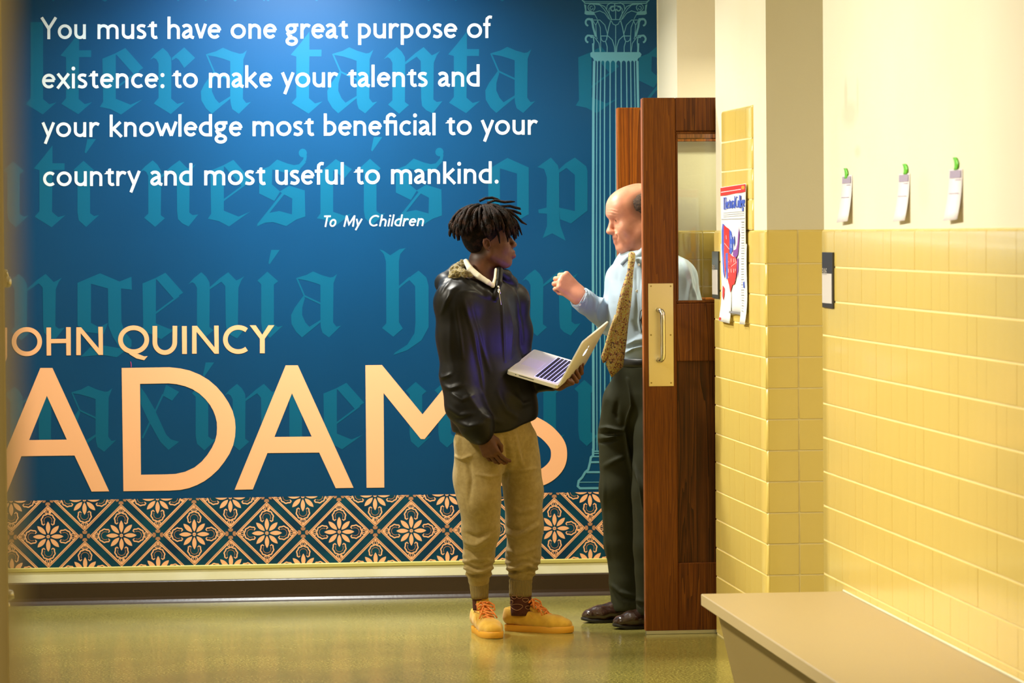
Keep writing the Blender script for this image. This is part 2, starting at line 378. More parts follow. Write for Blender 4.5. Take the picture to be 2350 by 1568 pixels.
def clip(poly, axis, val, keep_less):
    out = []
    for i in range(len(poly)):
        a, b = poly[i], poly[(i+1) % len(poly)]
        ia, ib = ((a[axis] <= val) == keep_less), ((b[axis] <= val) == keep_less)
        if ia: out.append(a)
        if ia != ib:
            t = (val-a[axis])/(b[axis]-a[axis]); out.append(tuple(a[k]+t*(b[k]-a[k]) for k in range(2)))
    return out
from mathutils.geometry import tessellate_polygon
class Flat:                              # flat print: polygons in photograph pixels, put on the wall plane
    def __init__(s): s.P = []
    def poly(s, pts, holes=(), m=0):
        rings = [[Vector((x, y, 0)) for x, y in r] for r in (pts, *holes)]; flat = [v for r in rings for v in r]
        for tri in tessellate_polygon(rings): s.P.append(([(flat[i].x, flat[i].y) for i in tri], m))
        return s
    def stroke(s, pts, w, m=0, closed=False):
        pts = [np.array(p, float) for p in pts]
        keep = [i for i in range(len(pts)) if i == 0 or np.linalg.norm(pts[i]-pts[i-1]) > 1e-6]
        if hasattr(w, '__len__'): w = [w[i] for i in keep]
        pts = [pts[i] for i in keep]; ring = len(pts) > 4 and np.linalg.norm(pts[0]-pts[-1]) < 1e-6
        L, R = [], []
        for i, p in enumerate(pts):
            t0 = pts[i]-pts[i-1] if i else pts[1]-pts[0]; t1 = pts[i+1]-pts[i] if i < len(pts)-1 else t0
            if ring and i == 0: t0 = pts[-1]-pts[-2]
            if ring and i == len(pts)-1: t1 = pts[1]-pts[0]
            t0 = t0/(np.linalg.norm(t0)+1e-9); t1 = t1/(np.linalg.norm(t1)+1e-9)
            n = np.array([-(t0+t1)[1], (t0+t1)[0]]); n /= np.linalg.norm(n)+1e-9
            c = max(0.45, n@np.array([-t1[1], t1[0]])); ww = w[i] if hasattr(w, '__len__') else w
            L.append(p+n*ww/2/c); R.append(p-n*ww/2/c)
        for i in range(len(pts)-1):
            s.P.append(([tuple(L[i]), tuple(L[i+1]), tuple(R[i+1]), tuple(R[i])], m))
        return s
    def disc(s, c, rx, ry=None, n=20, m=0, rot=0):
        ry = ry or rx; cr, sr = math.cos(rot), math.sin(rot)
        s.P.append(([(c[0]+rx*math.cos(a)*cr-ry*math.sin(a)*sr, c[1]+rx*math.cos(a)*sr+ry*math.sin(a)*cr) for a in np.linspace(0, 2*math.pi, n, endpoint=False)], m)); return s
    def build(s, name, mats, parent, f, label=None, limits=(), off=1):
        mb = MB()
        for qi, (P, m) in enumerate(s.P):
            for ax, val, less in limits: P = clip(P, ax, val, less) if len(P) > 2 else P
            if len(P) < 3: continue
            V = np.array([f(x, y) for x, y in P]); V[:, off] -= (qi % 25)*6e-6
            n = np.zeros(3)
            for i in range(len(V)): n += np.cross(V[i]-V[0], V[(i+1) % len(V)]-V[0])
            F = list(range(len(V)))
            if n@cF > 0: F = F[::-1]
            mb.add(V, [F], m)
        return mb.obj(name, mats, parent, label=label)
def catmull(P, n=5):
    P = [np.array(p, float) for p in P]; P = [2*P[0]-P[1]]+P+[2*P[-1]-P[-2]]; out = []
    for i in range(1, len(P)-2):
        for t in np.linspace(0, 1, n, endpoint=False):
            out.append(0.5*(2*P[i]+(P[i+1]-P[i-1])*t+(2*P[i-1]-5*P[i]+4*P[i+1]-P[i+2])*t*t+(3*P[i]-P[i-1]-3*P[i+1]+P[i+2])*t**3))
    return out+[P[-2]]
def arc(cx, cy, rx, ry, a0, a1, n=16):
    return [(cx+rx*math.cos(math.radians(a)), cy+ry*math.sin(math.radians(a))) for a in np.linspace(a0, a1, n)]

# blackletter: outlines in pixels from the left stem's edge and the head tip, 153 px from tip to tip
N1H = [(-20,27.5),(-7,13.5),(10,0),(21,10),(28.6,23),(29.5,36)]
HOOK = [(29,116.5),(43,128.7),(60,124),(28,152),(-11,128),(0,115)]
SOFT = [(29,120),(38,127),(50,124),(20,152),(3,137),(0,118)]
BLK = {
 'i': ([[(-9,20.7),(14,0),(39,22),(29,30)]+SOFT+[(0,29)]], []),
 'I': ([[(-9,20.7),(14,0),(39,22),(29,30)]+SOFT+[(0,29)], [(23,-50),(42.5,-50),(19.5,-17),(16.5,-19.5)]], []),
 'n': ([N1H+[(28.6,126),(38,133),(15.5,153),(-10,132),(0,122),(0,36),(-5,26.6),(-11,23)],
        [(29.6,39.7),(29.6,34),(53,13.5),(71.7,0),(90.4,19),(98,15.4),(109,8.8),(101.7,19),(95,36),(94,120),(101.7,126),(114.8,124),(92.3,152),(77.3,144.6),(68,135),(66,116.5),(65,32),(55.8,22)]], []),
 'a': ([[(12,15),(34.6,8.4),(50.6,0),(70,8.4),(89,14),(96.4,13),(105.8,5.6),(97.4,27),(96.4,117),(104,127),(115,124.5),(87,151.7),(72,141),(68.4,128),(67.4,115),(67.4,31),(53.4,26),(34.6,20.6),(17.8,17.8)],
        [(29,55),(8.4,83.3),(0,100),(1,121),(12,139.5),(25.3,151.7),(67.4,117),(67.4,111.5),(42,127.3),(32.8,117),(25.3,100),(25.7,83),(31.8,61)]],
       [((13,15),(31,57),3.6),((30,56),(68,74),4)]),
 't': ([[(30,-36),(30,5),(58,5),(57.5,20.6),(30,20.6)]+HOOK+[(0,21),(-13,17),(7.5,-7)]], []),
 'e': ([[(-1.7,24.7),(29,12)]+[(29,116.6),(63,130.2),(90,118.3),(41,153),(17,140.4),(-7.7,135.3),(0,123.4)], [(25,14),(51,0),(92,46),(70,60),(31,16)]], [((82,53),(28,93),4.2)]),
 's': ([[(0,25),(23,16),(41,0),(64,9),(80,13),(101,9),(93,24),(60,30),(30,23),(29,57),(48,73.5),(34.5,95),(0,78)],
        [(47,73.5),(69,60),(104.5,71),(104.5,90),(76,90),(55,79)], [(76,88),(104.5,70),(105.7,131),(85,138),(74.7,138)],
        [(74.7,126),(85,138),(62,153),(32,143.6),(14,145),(-7,154),(21,123),(46,118)],
        arc(100,-15,9.5,10,0,345,14)], [((55,78),(-3,151),6),((106,-10),(104,3),7),((104,3),(93,16),9)]),
 'r': ([N1H+HOOK+[(0,36),(-5,26.6),(-11,23)], [(30.6,29),(30.6,23),(59,-1),(84,23),(59,46),(46,27),(40,23)]], []),
 'c': ([[(0,30),(35,0),(72,23),(55,44),(29,26),(29,121),(55,130),(73,124),(35,153),(9,139),(-8.5,136),(0,125)]], []),
 'o': ([[(0,26),(44,0),(93,22),(93,44),(66,36),(27,24),(27,40),(0,40)], [(0,38),(27,38),(27,122),(0,124)], [(66,34),(93,42),(93,130),(66,132)], [(0,122),(27,118),(66,130),(93,129),(52,153)]], []),
 'p': ([[(-21,22),(10,0),(26,18),(29,31),(29,115),(30,142),(32,157),(44,191),(13,174),(-9,185),(1,157),(1,129),(-18,128),(-19,119.5),(0,115),(1,46),(-5.5,26.5)],
        [(29,35),(29,27),(44,13),(65,0),(91,20),(94,31),(94,122),(65,123),(65,40),(46,24)], [(29,115),(65,123),(94,122),(56,151.5),(31,141.6)]], []),
 'l': ([[(0,-60),(29,-60)]+HOOK], []),
 'g': ([[(0,22),(52,0),(97,19),(124,8),(125,38),(100,35),(70,35),(31,24),(31,40),(0,40)], [(0,22),(31,24),(31,114),(50,124),(70,114),(60,140),(20,135),(0,120)],
        [(70,34),(100,34),(101,112),(108,134),(124,153),(124,168),(90,193),(56,187),(7,192),(29,170),(61,166),(97,172),(81,146),(71,121)]], []),
 'h': ([[(-15,-49),(-6,-46),(10,-35),(31,-49),(46,-52),(33,-38),(30,-21),(30,119),(39,133),(17,152),(-9,132),(1,121),(0,-21),(-5,-38)],
        [(30,38.6),(54,15.6),(75,0),(93,15.6),(98,36),(98,130),(82,160),(49,183),(17,194),(21,188),(49,170),(65.5,144),(68,119),(67,36),(54,22)], [(29,42),(29,36),(54,14),(56,20)]], []),
}
ROWS = [(110, -0.003, 300, [('l',70),('t',151.5),('e',236.6),('r',363.8),('a',461),('t',680),('a',751),('n',900.6),('t',1041.6),('a',1113.7),('e',1328.7),('s',1466)]),
        (368, -0.007, 351, [('i',16),('t',90.4),('I',177.7),('n',340.4),('e',484.6),('s',594.9),('c',735.5),('I',835),('s',908.5),('o',1120.5),('p',1254.3)]),
        (628, -0.0087, 104, [('n',33),('g',177.7),('e',328.7),('n',452),('I',599.5),('a',668),('h',885.6),('o',1090),('n',1217.5)]),
        (885, -0.0115, 203, [('n',23),('a',152),('I',449),('n',534),('i',664),('e',744),('i',940),('i',1006),('n',1110),('i',1247),('i',1327)]),
        (-149, -0.001, 300, [('i',102),('e',200),('i',389),('i',452),('n',524),('i',586),('t',699),('i',897),('i',964),('i',1026),('e',1112)])]
for y0, sl, xc, letters in ROWS:
    for ch, x0 in letters:
        fl = Flat()
        yy = y0+sl*(x0-xc); polys, hairs = BLK[ch]
        for p in polys: fl.poly([(x0+a, yy+b_) for a, b_ in p])
        for a, b_, w in hairs: fl.stroke([(x0+a[0], yy+a[1]), (x0+b_[0], yy+b_[1])], w)
        if yy+155 > 0: fl.build('blackletter', M['bl'], mural, lambda x, y: onB(x, y, 1), limits=[(0, 1508.5, True)])
    if y0 == 885:
        fl = Flat()
        X = lambda p: [(x/3.672, 720+y/3.672) for x, y in p]
        fl.poly(X([(1185,620),(1230,680),(1300,800),(1400,1020),(1440,1060),(1510,1080),(1420,1150),(1350,1080),(1250,900),(1185,760)]))
        fl.poly(X([(1400,600),(1510,660),(1450,735),(1370,690)])); fl.stroke(X([(1375,680),(1200,1050)]), 4)
        fl.build('blackletter', M['bl'], mural, lambda x, y: onB(x, y, 1))

# white quotation: monoline humanist letters, x-height 1, baseline 0, y up
W_ = 0.198
def bow(cx, cy, rx, ry, a0, a1, n=14): return arc(cx, cy, rx, ry, a0, a1, n)
GL = {
 'o': (1.05, [bow(.525,.5,.415,.4,0,360,24)]), 'u': (.86, [[(.11,1),(.11,.4)]+bow(.43,.4,.32,.3,180,360), [(.75,1),(.75,0)]]),
 'n': (.86, [[(.11,0),(.11,1)], [(.11,.6)]+bow(.43,.6,.32,.3,180,0)+[(.75,0)]]),
 'm': (1.45, [[(.11,0),(.11,1)], bow(.417,.62,.307,.28,180,0)+[(.725,0)], bow(1.032,.62,.307,.28,180,0)+[(1.34,0)]]),
 'h': (.86, [[(.11,0),(.11,1.5)], [(.11,.6)]+bow(.43,.6,.32,.3,180,0)+[(.75,0)]]),
 'a': (.82, [[(.08,.8),(.2,.89),(.36,.91),(.5,.86),(.59,.74),(.61,.55),(.61,.25),(.66,.13),(.82,.07)], [(.61,.6),(.4,.53),(.2,.42),(.11,.27),(.17,.14),(.3,.1),(.46,.16),(.61,.3)]]),
 'v': (.82, [[(.09,1),(.41,.05)], [(.73,1),(.41,.05)]]),
 'e': (.88, [bow(.46,.5,.36,.4,8,318,22), [(.1,.53),(.83,.53)]]),
 's': (.70, [[(.6,.84),(.42,.9),(.22,.87),(.13,.74),(.22,.6),(.46,.47),(.58,.32),(.52,.16),(.33,.09),(.07,.15)]]),
 't': (.68, [[(.35,1.12),(.35,.32),(.4,.16),(.52,.09),(.66,.13)], [(.12,.9),(.64,.9)]]),
 'g': (.90, [bow(.39,.67,.28,.24,0,360,20), [(.5,.91),(.88,.91)], [(.26,.47),(.16,.34),(.24,.2),(.44,.14)], bow(.43,-.17,.32,.22,0,360,20)]),
 'r': (.69, [[(.11,0),(.11,1)], [(.11,.55),(.2,.74),(.34,.88),(.5,.9),(.66,.82)]]),
 'p': (.88, [[(.11,-.44),(.11,1)], [(.11,.9)]+bow(.36,.5,.41,.4,90,-90)+[(.11,.12)]]),
 'b': (.88, [[(.11,0),(.11,1.5)], [(.11,.84)]+bow(.36,.5,.41,.4,90,-90)+[(.11,.1)]]),
 'd': (.90, [[(.79,0),(.79,1.5)], [(.79,.86)]+bow(.53,.5,.43,.4,90,270)+[(.79,.1)]]),
 'f': (.60, [[(.25,0),(.25,1.15),(.3,1.32),(.42,1.42),(.6,1.4)], [(0,.91),(.5,.91)]]),
 'F': (.92, [[(.25,0),(.25,1.12),(.32,1.32),(.48,1.42),(.66,1.38),(.78,1.26)], [(0,.91),(.89,.91)], [(.81,0),(.81,.95)]]),
 'y': (.90, [[(.08,1),(.46,.1)], [(.82,1),(.24,-.44)]]), 'k': (.92, [[(.11,0),(.11,1.5)], [(.74,1),(.18,.47)], [(.26,.56),(.82,0)]]),
 'w': (1.50, [[(.08,1),(.42,.06),(.75,.9),(1.08,.06),(1.42,1)]]), 'c': (.78, [bow(.48,.5,.38,.4,48,312,18)]),
 'x': (.96, [[(.1,1),(.87,0)], [(.84,1),(.08,0)]]), 'i': (.24, [[(.12,0),(.12,1)]]), 'j': (.24, [[(.12,0),(.12,1)]]), 'l': (.22, [[(.11,0),(.11,1.5)]]),
 '.': (.26, []), ':': (.26, []),
 'Y': (1.24, [[(.09,1.47),(.62,.7)], [(1.15,1.47),(.62,.7)], [(.62,.78),(.62,0)]]), 'T': (1.1, [[(0,1.36),(1.1,1.36)], [(.55,0),(.55,1.4)]]),
 'M': (1.55, [[(.16,0),(.22,1.44)], [(.24,1.36),(.77,.3),(1.3,1.36)], [(1.32,1.44),(1.39,0)]]), 'C': (1.22, [bow(.74,.735,.63,.63,50,310,22)]),
 'E': (1.0, [[(.11,0),(.11,1.47)], [(.11,1.40),(1.0,1.40)], [(.11,.76),(.85,.76)], [(.11,.06),(1.0,.06)]]),
}
DOTS = {'i': [(.12,1.34)], '.': [(.13,.12)], ':': [(.13,.12),(.13,.87)]}
ROUND = 'oecs.:'
def kern(a, b):
    if a in 'vwyxk' or b in 'vwyx' : return .07
    s = (.07 if a in 'oecbp' else .02 if a in 'rfY' else .03 if a in 'atsgTi' and a != 'i' else .1)
    s += (.07 if b in 'oecdg' else .03 if b in 'ast' else .0 if b == 'f' else .1)
    return s*(0.5 if a == 'Y' or a == 'T' else 1)
def word(fl, text, x0, x1, base, h, shear=0.0, w=W_, m=0):
    adv, x = [], 0.0
    for i, c in enumerate(text):
        adv.append(x); x += GL[c][0]+(kern(c, text[i+1]) if i < len(text)-1 else 0)
    sx = (x1-x0-(shear*h*1.0 if shear else 0))/x
    T = lambda a, p: (x0+(a+p[0])*sx+shear*h*p[1], base(x0+(a+p[0])*sx)-p[1]*h)
    for a, c in zip(adv, text):
        for st in GL[c][1]:
            if c in 'asrtfF' and len(st) >= 5: st = catmull(st, 4)
            if c == 'w': [fl.stroke([T(a, p) for p in st[i:i+2]], w*h, m) for i in range(4)]
            else: fl.stroke([T(a, p) for p in st], w*h, m)
        for d in DOTS.get(c, ()): fl.disc(T(a, d), .128*h, .133*h, 18, m)
        if c == 't': fl.poly([T(a, p) for p in ((-.02,.8),(.24,1.0),(.3,1.17),(.455,1.17),(.455,.9),(.3,.8))], m=m)
LINES = [(89.9, 113.6, -0.0026, [('You',92.7,197.1),('must',223.4,361.3),('have',384.2,506.3),('one',529.2,633.9),('great',655.3,798.8),('purpose',821.8,1048.5),('of',1071.5,1128.9)]),
         (203, 134.8, -0.0046, [('existence:',96.5,377.3),('to',394.4,453.9),('make',479.5,624.2),('your',645.6,775.3),('talents',796.2,981.6),('and',1005,1100.8)]),
         (314.2, 255.3, -0.0052, [('your',95.7,228),('knowledge',251.5,555.3),('most',579.5,720.5),('beneFcial',742.9,999.6),('to',1022.6,1082.7),('your',1103.9,1233.7)]),
         (427.1, 210.6, -0.0064, [('country',98.8,322.4),('and',344.7,441.7),('most',468.5,609.4),('useful',631.9,789),('to',812,872.2),('mankind.',897.3,1144)])]
for y0, xc, sl, words in LINES:
    for t, a, b_ in words:
        fl = Flat(); word(fl, t, a, b_, lambda x: y0+sl*(x-xc), 34.0); fl.build('word', M['white_ink'], mural, lambda x, y: onB(x, y, 3))
for t, a, b_ in (('To',739,773.2),('My',787.2,832),('Children',844.5,974.6)):
    fl = Flat(); word(fl, t, a, b_, lambda x: 521-0.0095*(x-745), 18.0, shear=0.2)
    fl.build('word', M['white_ink'], mural, lambda x, y: onB(x, y, 3))

# the name in peach letters
def K(p): return [(x/3.672, 720+y/3.672) for x, y in p]
def K2(p): return [(520+x/4.352, 800+y/4.352) for x, y in p]
sw = 39/3.672
def letter(fl): fl.build('letter', M['peach'], mural, lambda x, y: onB(x, y, 3))
letter(Flat().poly(K([(18,118),(59,118),(59,370),(48,398),(25,415),(2,415),(2,385),(18,370)])))
letter(Flat().stroke(K(arc(226,236,109,103,0,360,40)), sw))
letter(Flat().poly(K([(391,117),(430,117),(430,214),(557,212),(557,114),(596,114),(597,352),(559,352),(558,248),(430,250),(431,353),(393,353)])))
letter(Flat().poly(K([(643,115),(683,115),(832,292),(828,111),(866,111),(868,348),(832,348),(680,165),(681,350),(643,350)])))
letter(Flat().stroke(K(arc(1126,220,111,101,0,360,40)), sw).poly(K([(1075,322),(1165,340),(1215,360),(1245,358),(1215,392),(1150,378),(1095,345)])))
letter(Flat().stroke(K([(1305,104),(1305,240)]+arc(1389,240,84,88,180,0,20)+[(1474,103)]), sw))
letter(Flat().poly(K([(1533,105),(1574,105),(1575,340),(1535,340)])))
letter(Flat().poly(K([(1619,103),(1660,103),(1808,285),(1804,101),(1842,101),(1844,338),(1808,338),(1656,152),(1657,338),(1619,338)])))
letter(Flat().stroke(K(arc(2008,218,109,102,-50,-310,30)), sw))
letter(Flat().poly(K([(2104,98),(2155,98),(2210,178),(2262,98),(2312,98),(2231,212),(2231,334),(2190,334),(2190,212)])))
letter(Flat().poly(K([(340,458),(442,458),(920,1498),(772,1500),(628,1196),(180,1202),(60,1505),(-97,1507)]), holes=[K([(395,693),(245,1066),(563,1062)])]))
letter(Flat().poly(K([(1025,458),(1430,452),(1520,462),(1600,480),(1685,515),(1760,560),(1826,617),(1880,680),(1926,750),(1960,820),(1979,890),(1985,960),(1981,1035),(1965,1110),(1934,1182),(1890,1250),(1840,1314),(1780,1370),(1723,1412),(1660,1445),(1592,1471),(1520,1486),(1430,1492),(1040,1497)]),
    holes=[K([(1180,592),(1188,1358),(1400,1355),(1480,1351),(1560,1333),(1640,1296),(1700,1247),(1748,1190),(1786,1130),(1812,1075),(1826,1020),(1829,965),(1827,915),(1815,865),(1797,818),(1770,770),(1730,720),(1680,674),(1622,637),(1560,612),(1490,595),(1420,588)])]))
letter(Flat().poly(K2([(590,168),(712,168),(1268,1392),(1090,1396),(925,1040),(408,1045),(262,1408),(80,1412)]), holes=[K2([(653,448),(478,884),(850,880)])]))
letter(Flat().poly(K2([(1386,167),(1552,165),(1957,658),(2360,160),(2525,160),(2530,1380),(2350,1382),(2348,455),(1978,905),(1940,905),(1568,445),(1575,1390),(1398,1392)])))
fs = Flat().stroke(catmull([(1287,871),(1262,857),(1230,850),(1195,852),(1162,868),(1146,893),(1150,922),(1170,947),(1205,967),(1228,976),(1255,993),(1277,1018),(1283,1040),(1279,1064),(1263,1084),(1240,1097),(1205,1104),(1165,1100),(1128,1085)]), 37)
letter(fs)

# the tile-pattern border along the foot of the mural
zt0, zt1 = onB(600, 1141.3)[2], zA
Xc0, Xc7 = onB(110.6, 1231.3), onB(1272.5, 1213.7)
px_m = 83.75/((Xc7[0]-Xc0[0])/14)        # design units per metre
zc = (Xc0[2]+Xc7[2])/2
MB().box((xl, YB-0.0026, zt1), (xr, YB-0.0019, zt0)).obj('border_ground', M['border_bg'], mural)
fb = Flat()
def petal(c, a, r0, r1, w):
    ca, sa = math.cos(a), math.sin(a); pts = []
    for t in np.linspace(0, 1, 8): pts.append((r0+(r1-r0)*t, w*math.sin(math.pi*t)**0.8))
    pts = pts+[(x, -y) for x, y in pts[-2:0:-1]]
    fb.P.append(([(c[0]+x*ca-y*sa, c[1]+x*sa+y*ca) for x, y in pts], 0))
def motif(cx, cy):
    R = lambda a, x, y: (cx+x*math.cos(a)-y*math.sin(a), cy+x*math.sin(a)+y*math.cos(a))
    for q in range(4):
        a = q*math.pi/2
        petal((cx, cy), a, 6, 35, 5.0); petal((cx, cy), a+math.pi/4, 7, 35, 5.2)
        def dline(r, w, m): fb.stroke([R(a, r, 0), R(a, 0, r)], w, m)
        dline(71.5, 1.6, 0); dline(69.3, 2.2, 1); dline(66.6, 2.6, 0)
        th = np.linspace(-130, 130, 23)
        fb.stroke([R(a, 37+(15.0+0.8*math.cos(math.radians(t*9)))*math.cos(math.radians(t)), (15.0+0.8*math.cos(math.radians(t*9)))*math.sin(math.radians(t))) for t in th], 2.9, 0)
        fb.stroke([R(a, 37+9.2*math.cos(math.radians(t)), 9.2*math.sin(math.radians(t))) for t in np.linspace(-120, 120, 13)], 1.4, 1)
        for sgn in (-1, 1):
            fb.stroke([R(a, 36+15.0*math.cos(math.radians(sgn*132)), sgn*0+15.0*math.sin(math.radians(sgn*132))), R(a, 30, sgn*7.2)], 2.2, 0)
            fb.disc(R(a, 56.5, sgn*4.6), 4.0, 3.2, 10, 0, a); fb.disc(R(a, 61, sgn*2.8), 3.6, 2.2, 10, 1, a)
            fb.disc(R(a, 56.5, sgn*4.4), 2.2, 1.5, 8, 2, a)
        fb.poly([R(a, 60, 2.6), R(a, 66, 0), R(a, 60, -2.6)], m=0)
        fb.poly([R(a, 72, -5.5), R(a, 72, 5.5), R(a, 77, 5.2), R(a, 79, 2.5), R(a, 79, -2.5), R(a, 77, -5.2)], m=1)
    fb.disc((cx, cy), 4.2, 4.2, 8, 0); fb.stroke([(cx-3, cy), (cx+3, cy)], 1.6, 1); fb.stroke([(cx, cy-3), (cx, cy+3)], 1.6, 1)
fb.P = []
for k in range(-3, 10):
    for dx, dy in ((0, 0), (83.75, 83.75), (83.75, -83.75)): motif(k*167.5+dx, dy)
f = lambda x, y: np.array([Xc0[0]+x/px_m, YB-0.0032, zc-y/px_m])
top_u, bot_u = (zc-zt0)*px_m, (zc-zt1)*px_m
fb.build('border_pattern', [M['peach'], M['peachd'], M['border_bg']], mural, f,
         limits=[(1, top_u, False), (1, bot_u, True), (0, (xr-Xc0[0])*px_m, True), (0, (xl-Xc0[0])*px_m, False)])

# the pale engraved column
fc = Flat()
Q = lambda pts: [(1300+x/5.227, y/5.227) for x, y in pts]
def qs(pts, w): fc.stroke(Q(pts), w/5.227)
tops = [(333,30),(372,12),(412,14),(461,15),(525,14),(591,14),(655,14),(720,14),(769,13),(815,12),(850,28)]
for i, (xt, w) in enumerate(tops):
    dx = (xt-591)*0.045
    x0 = 1300+xt/5.227; xm = x0+dx/5.227*1.6; y0 = 140
    fc.stroke([(x0, y0), (1300+(xt+dx*0.9)/5.227, 250), (xm+0.6, 600), (xm+2.0, 1034)], w/5.227)
for i in range(len(tops)-1):               # little arches under the collar
    a, b_ = tops[i][0], tops[i+1][0]
    if b_-a > 30: fc.poly(Q([(a-4,720),(b_+4,720),(b_+1,765)]+[((a+b_)/2+(b_-a)/2*0.8*math.cos(t), 765-38*math.sin(t)) for t in np.linspace(0, math.pi, 7)]+[(a-1,765)]))
fc.poly(Q([(285,640),(300,625),(880,625),(900,650),(890,680),(860,700),(850,722),(328,722),(320,700),(288,678)]))
for s in (1, -1):
    X = lambda p: [((590+(x-590)*s), y) for x, y in p]
    fc.poly(Q(X([(210,50),(235,60),(240,130),(330,140),(335,180),(240,178),(215,165),(222,120)])))
    qs(X(arc(300,90,42,42,90,420,14)), 9); qs(X(arc(300,95,20,20,0,300,9)), 8)
    qs(X([(185,0),(225,40),(380,45),(460,80),(520,180),(545,235)]), 10); qs(X([(330,50),(400,60),(450,110),(490,170),(525,245)]), 9)
    qs(X([(330,150),(400,130),(460,160),(510,230)]), 9); qs(X([(330,155),(370,230)]), 8)
    qs(X(arc(268,268,38,42,-20,-260,12)), 22); qs(X([(245,230),(305,232),(320,330),(352,440)]), 24); qs(X([(310,240),(400,240),(460,300),(492,410)]), 9)
    qs(X([(380,240),(352,300),(358,420),(368,470)]), 9); qs(X([(372,245),(405,330),(410,430),(410,620)]), 9); qs(X([(320,250),(350,300),(378,250)]), 8)
    qs(X(arc(268,468,38,42,-20,-260,12)), 22); qs(X([(245,422),(320,428),(330,500),(318,625)]), 14); qs(X([(290,450),(340,450),(390,520),(405,625)]), 9); qs(X([(318,520),(322,625)]), 22)
    qs(X([(530,250),(510,320),(490,420),(480,480)]), 12); qs(X([(410,432),(500,432),(550,480),(575,560),(580,625)]), 10)
    qs(X([(412,440),(420,480),(445,500),(470,495),(490,440)]), 9); qs(X([(470,500),(488,560),(488,625)]), 10); qs(X([(530,235),(590,235)]), 10); qs(X([(535,245),(560,290),(590,302)]), 9)
    qs(X([(590,235),(640,180)]), 0.01); qs(X([(540,235),(515,180),(510,110),(535,75),(590,70)]), 9); qs(X(arc(555,105,24,26,0,300,10)), 14); qs(X([(480,110),(490,60),(530,35),(590,45)]), 10)
    qs(X([(185,0),(220,20),(590,22)]), 8); qs(X([(210,38),(590,40)]), 8)
    B = lambda p: [((590+(1300+0)*0), 0)]
    fc.stroke([(1412+(x-1412)*s, y) for x, y in ((1361,1030),(1361,1046),(1356,1050),(1354,1062),(1350,1078),(1343,1084),(1336,1096),(1328,1104),(1326,1116),(1331,1121),(1412,1120))], 5.2)
    for yy, xx, w in ((1036,1361,3),(1041,1361,2.5),(1048,1359,3),(1061,1354,4.5),(1084,1346,4.5),(1107,1329,1.8)):
        fc.stroke([(xx if s == 1 else 2824-xx, yy), (1412, yy-0.3)], w)
qs([(590,110),(590,235)], 10); qs([(590,300),(590,625)], 9); qs([(578,40),(578,130)], 12)
fc.build('engraved_column', M['colm'], mural, lambda x, y: onB(x, y, 2), limits=[(0, 1508.5, True)])
MB().tube([onB(299.6, 830, 4), onB(301, 836, 4), onB(301, 843, 4)], 0.0012, 6).obj('pink_mark', mat('pink_marker', (0.8, 0.05, 0.25, 1)), mural, label='small pink stroke over the big D')
# ------------------------------------------------------------------ doors
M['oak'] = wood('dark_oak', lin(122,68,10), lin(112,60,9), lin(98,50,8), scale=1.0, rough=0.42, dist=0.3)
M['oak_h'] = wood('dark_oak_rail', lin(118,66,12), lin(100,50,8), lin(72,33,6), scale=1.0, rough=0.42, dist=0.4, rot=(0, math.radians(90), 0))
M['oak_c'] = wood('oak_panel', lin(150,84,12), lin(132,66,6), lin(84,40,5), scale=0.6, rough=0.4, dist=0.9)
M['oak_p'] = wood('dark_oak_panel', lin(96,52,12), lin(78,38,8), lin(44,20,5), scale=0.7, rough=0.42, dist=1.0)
M['edge'] = mat('oak_edge_lit', lin(170,100,50), 0.4, col2=lin(140,76,34), nscale=30, nstretch=(1, 1, 0.05))  # light falling on the door edges, painted in as paler oak
M['brass'] = mat('pale_brass_plate', (0.78, 0.66, 0.36, 1), 0.32, metal=0.85)
M['chrome'] = mat('polished_steel', (0.75, 0.73, 0.68, 1), 0.16, metal=1.0)
M['screw'] = mat('brass_screw', (0.35, 0.26, 0.08, 1), 0.35, metal=0.8)
M['alu'] = mat('aluminium_strip', (0.6, 0.6, 0.55, 1), 0.35, metal=0.9)
def glass_mat():
    m = bpy.data.materials.new('door_glass'); m.use_nodes = True; N = m.node_tree.nodes; L = m.node_tree.links
    out = N['Material Output']; N.remove(N['Principled BSDF'])
    t = N.new('ShaderNodeBsdfTransparent'); t.inputs[0].default_value = (0.985, 0.995, 0.975, 1)
    g = N.new('ShaderNodeBsdfGlossy'); g.inputs['Roughness'].default_value = 0.02; g.inputs['Color'].default_value = (1, 1, 1, 1)
    fr = N.new('ShaderNodeFresnel'); fr.inputs[0].default_value = 1.35; mx = N.new('ShaderNodeMixShader')
    L.new(fr.outputs[0], mx.inputs[0]); L.new(t.outputs[0], mx.inputs[1]); L.new(g.outputs[0], mx.inputs[2]); L.new(mx.outputs[0], out.inputs[0])
    return m
M['glass'] = glass_mat()
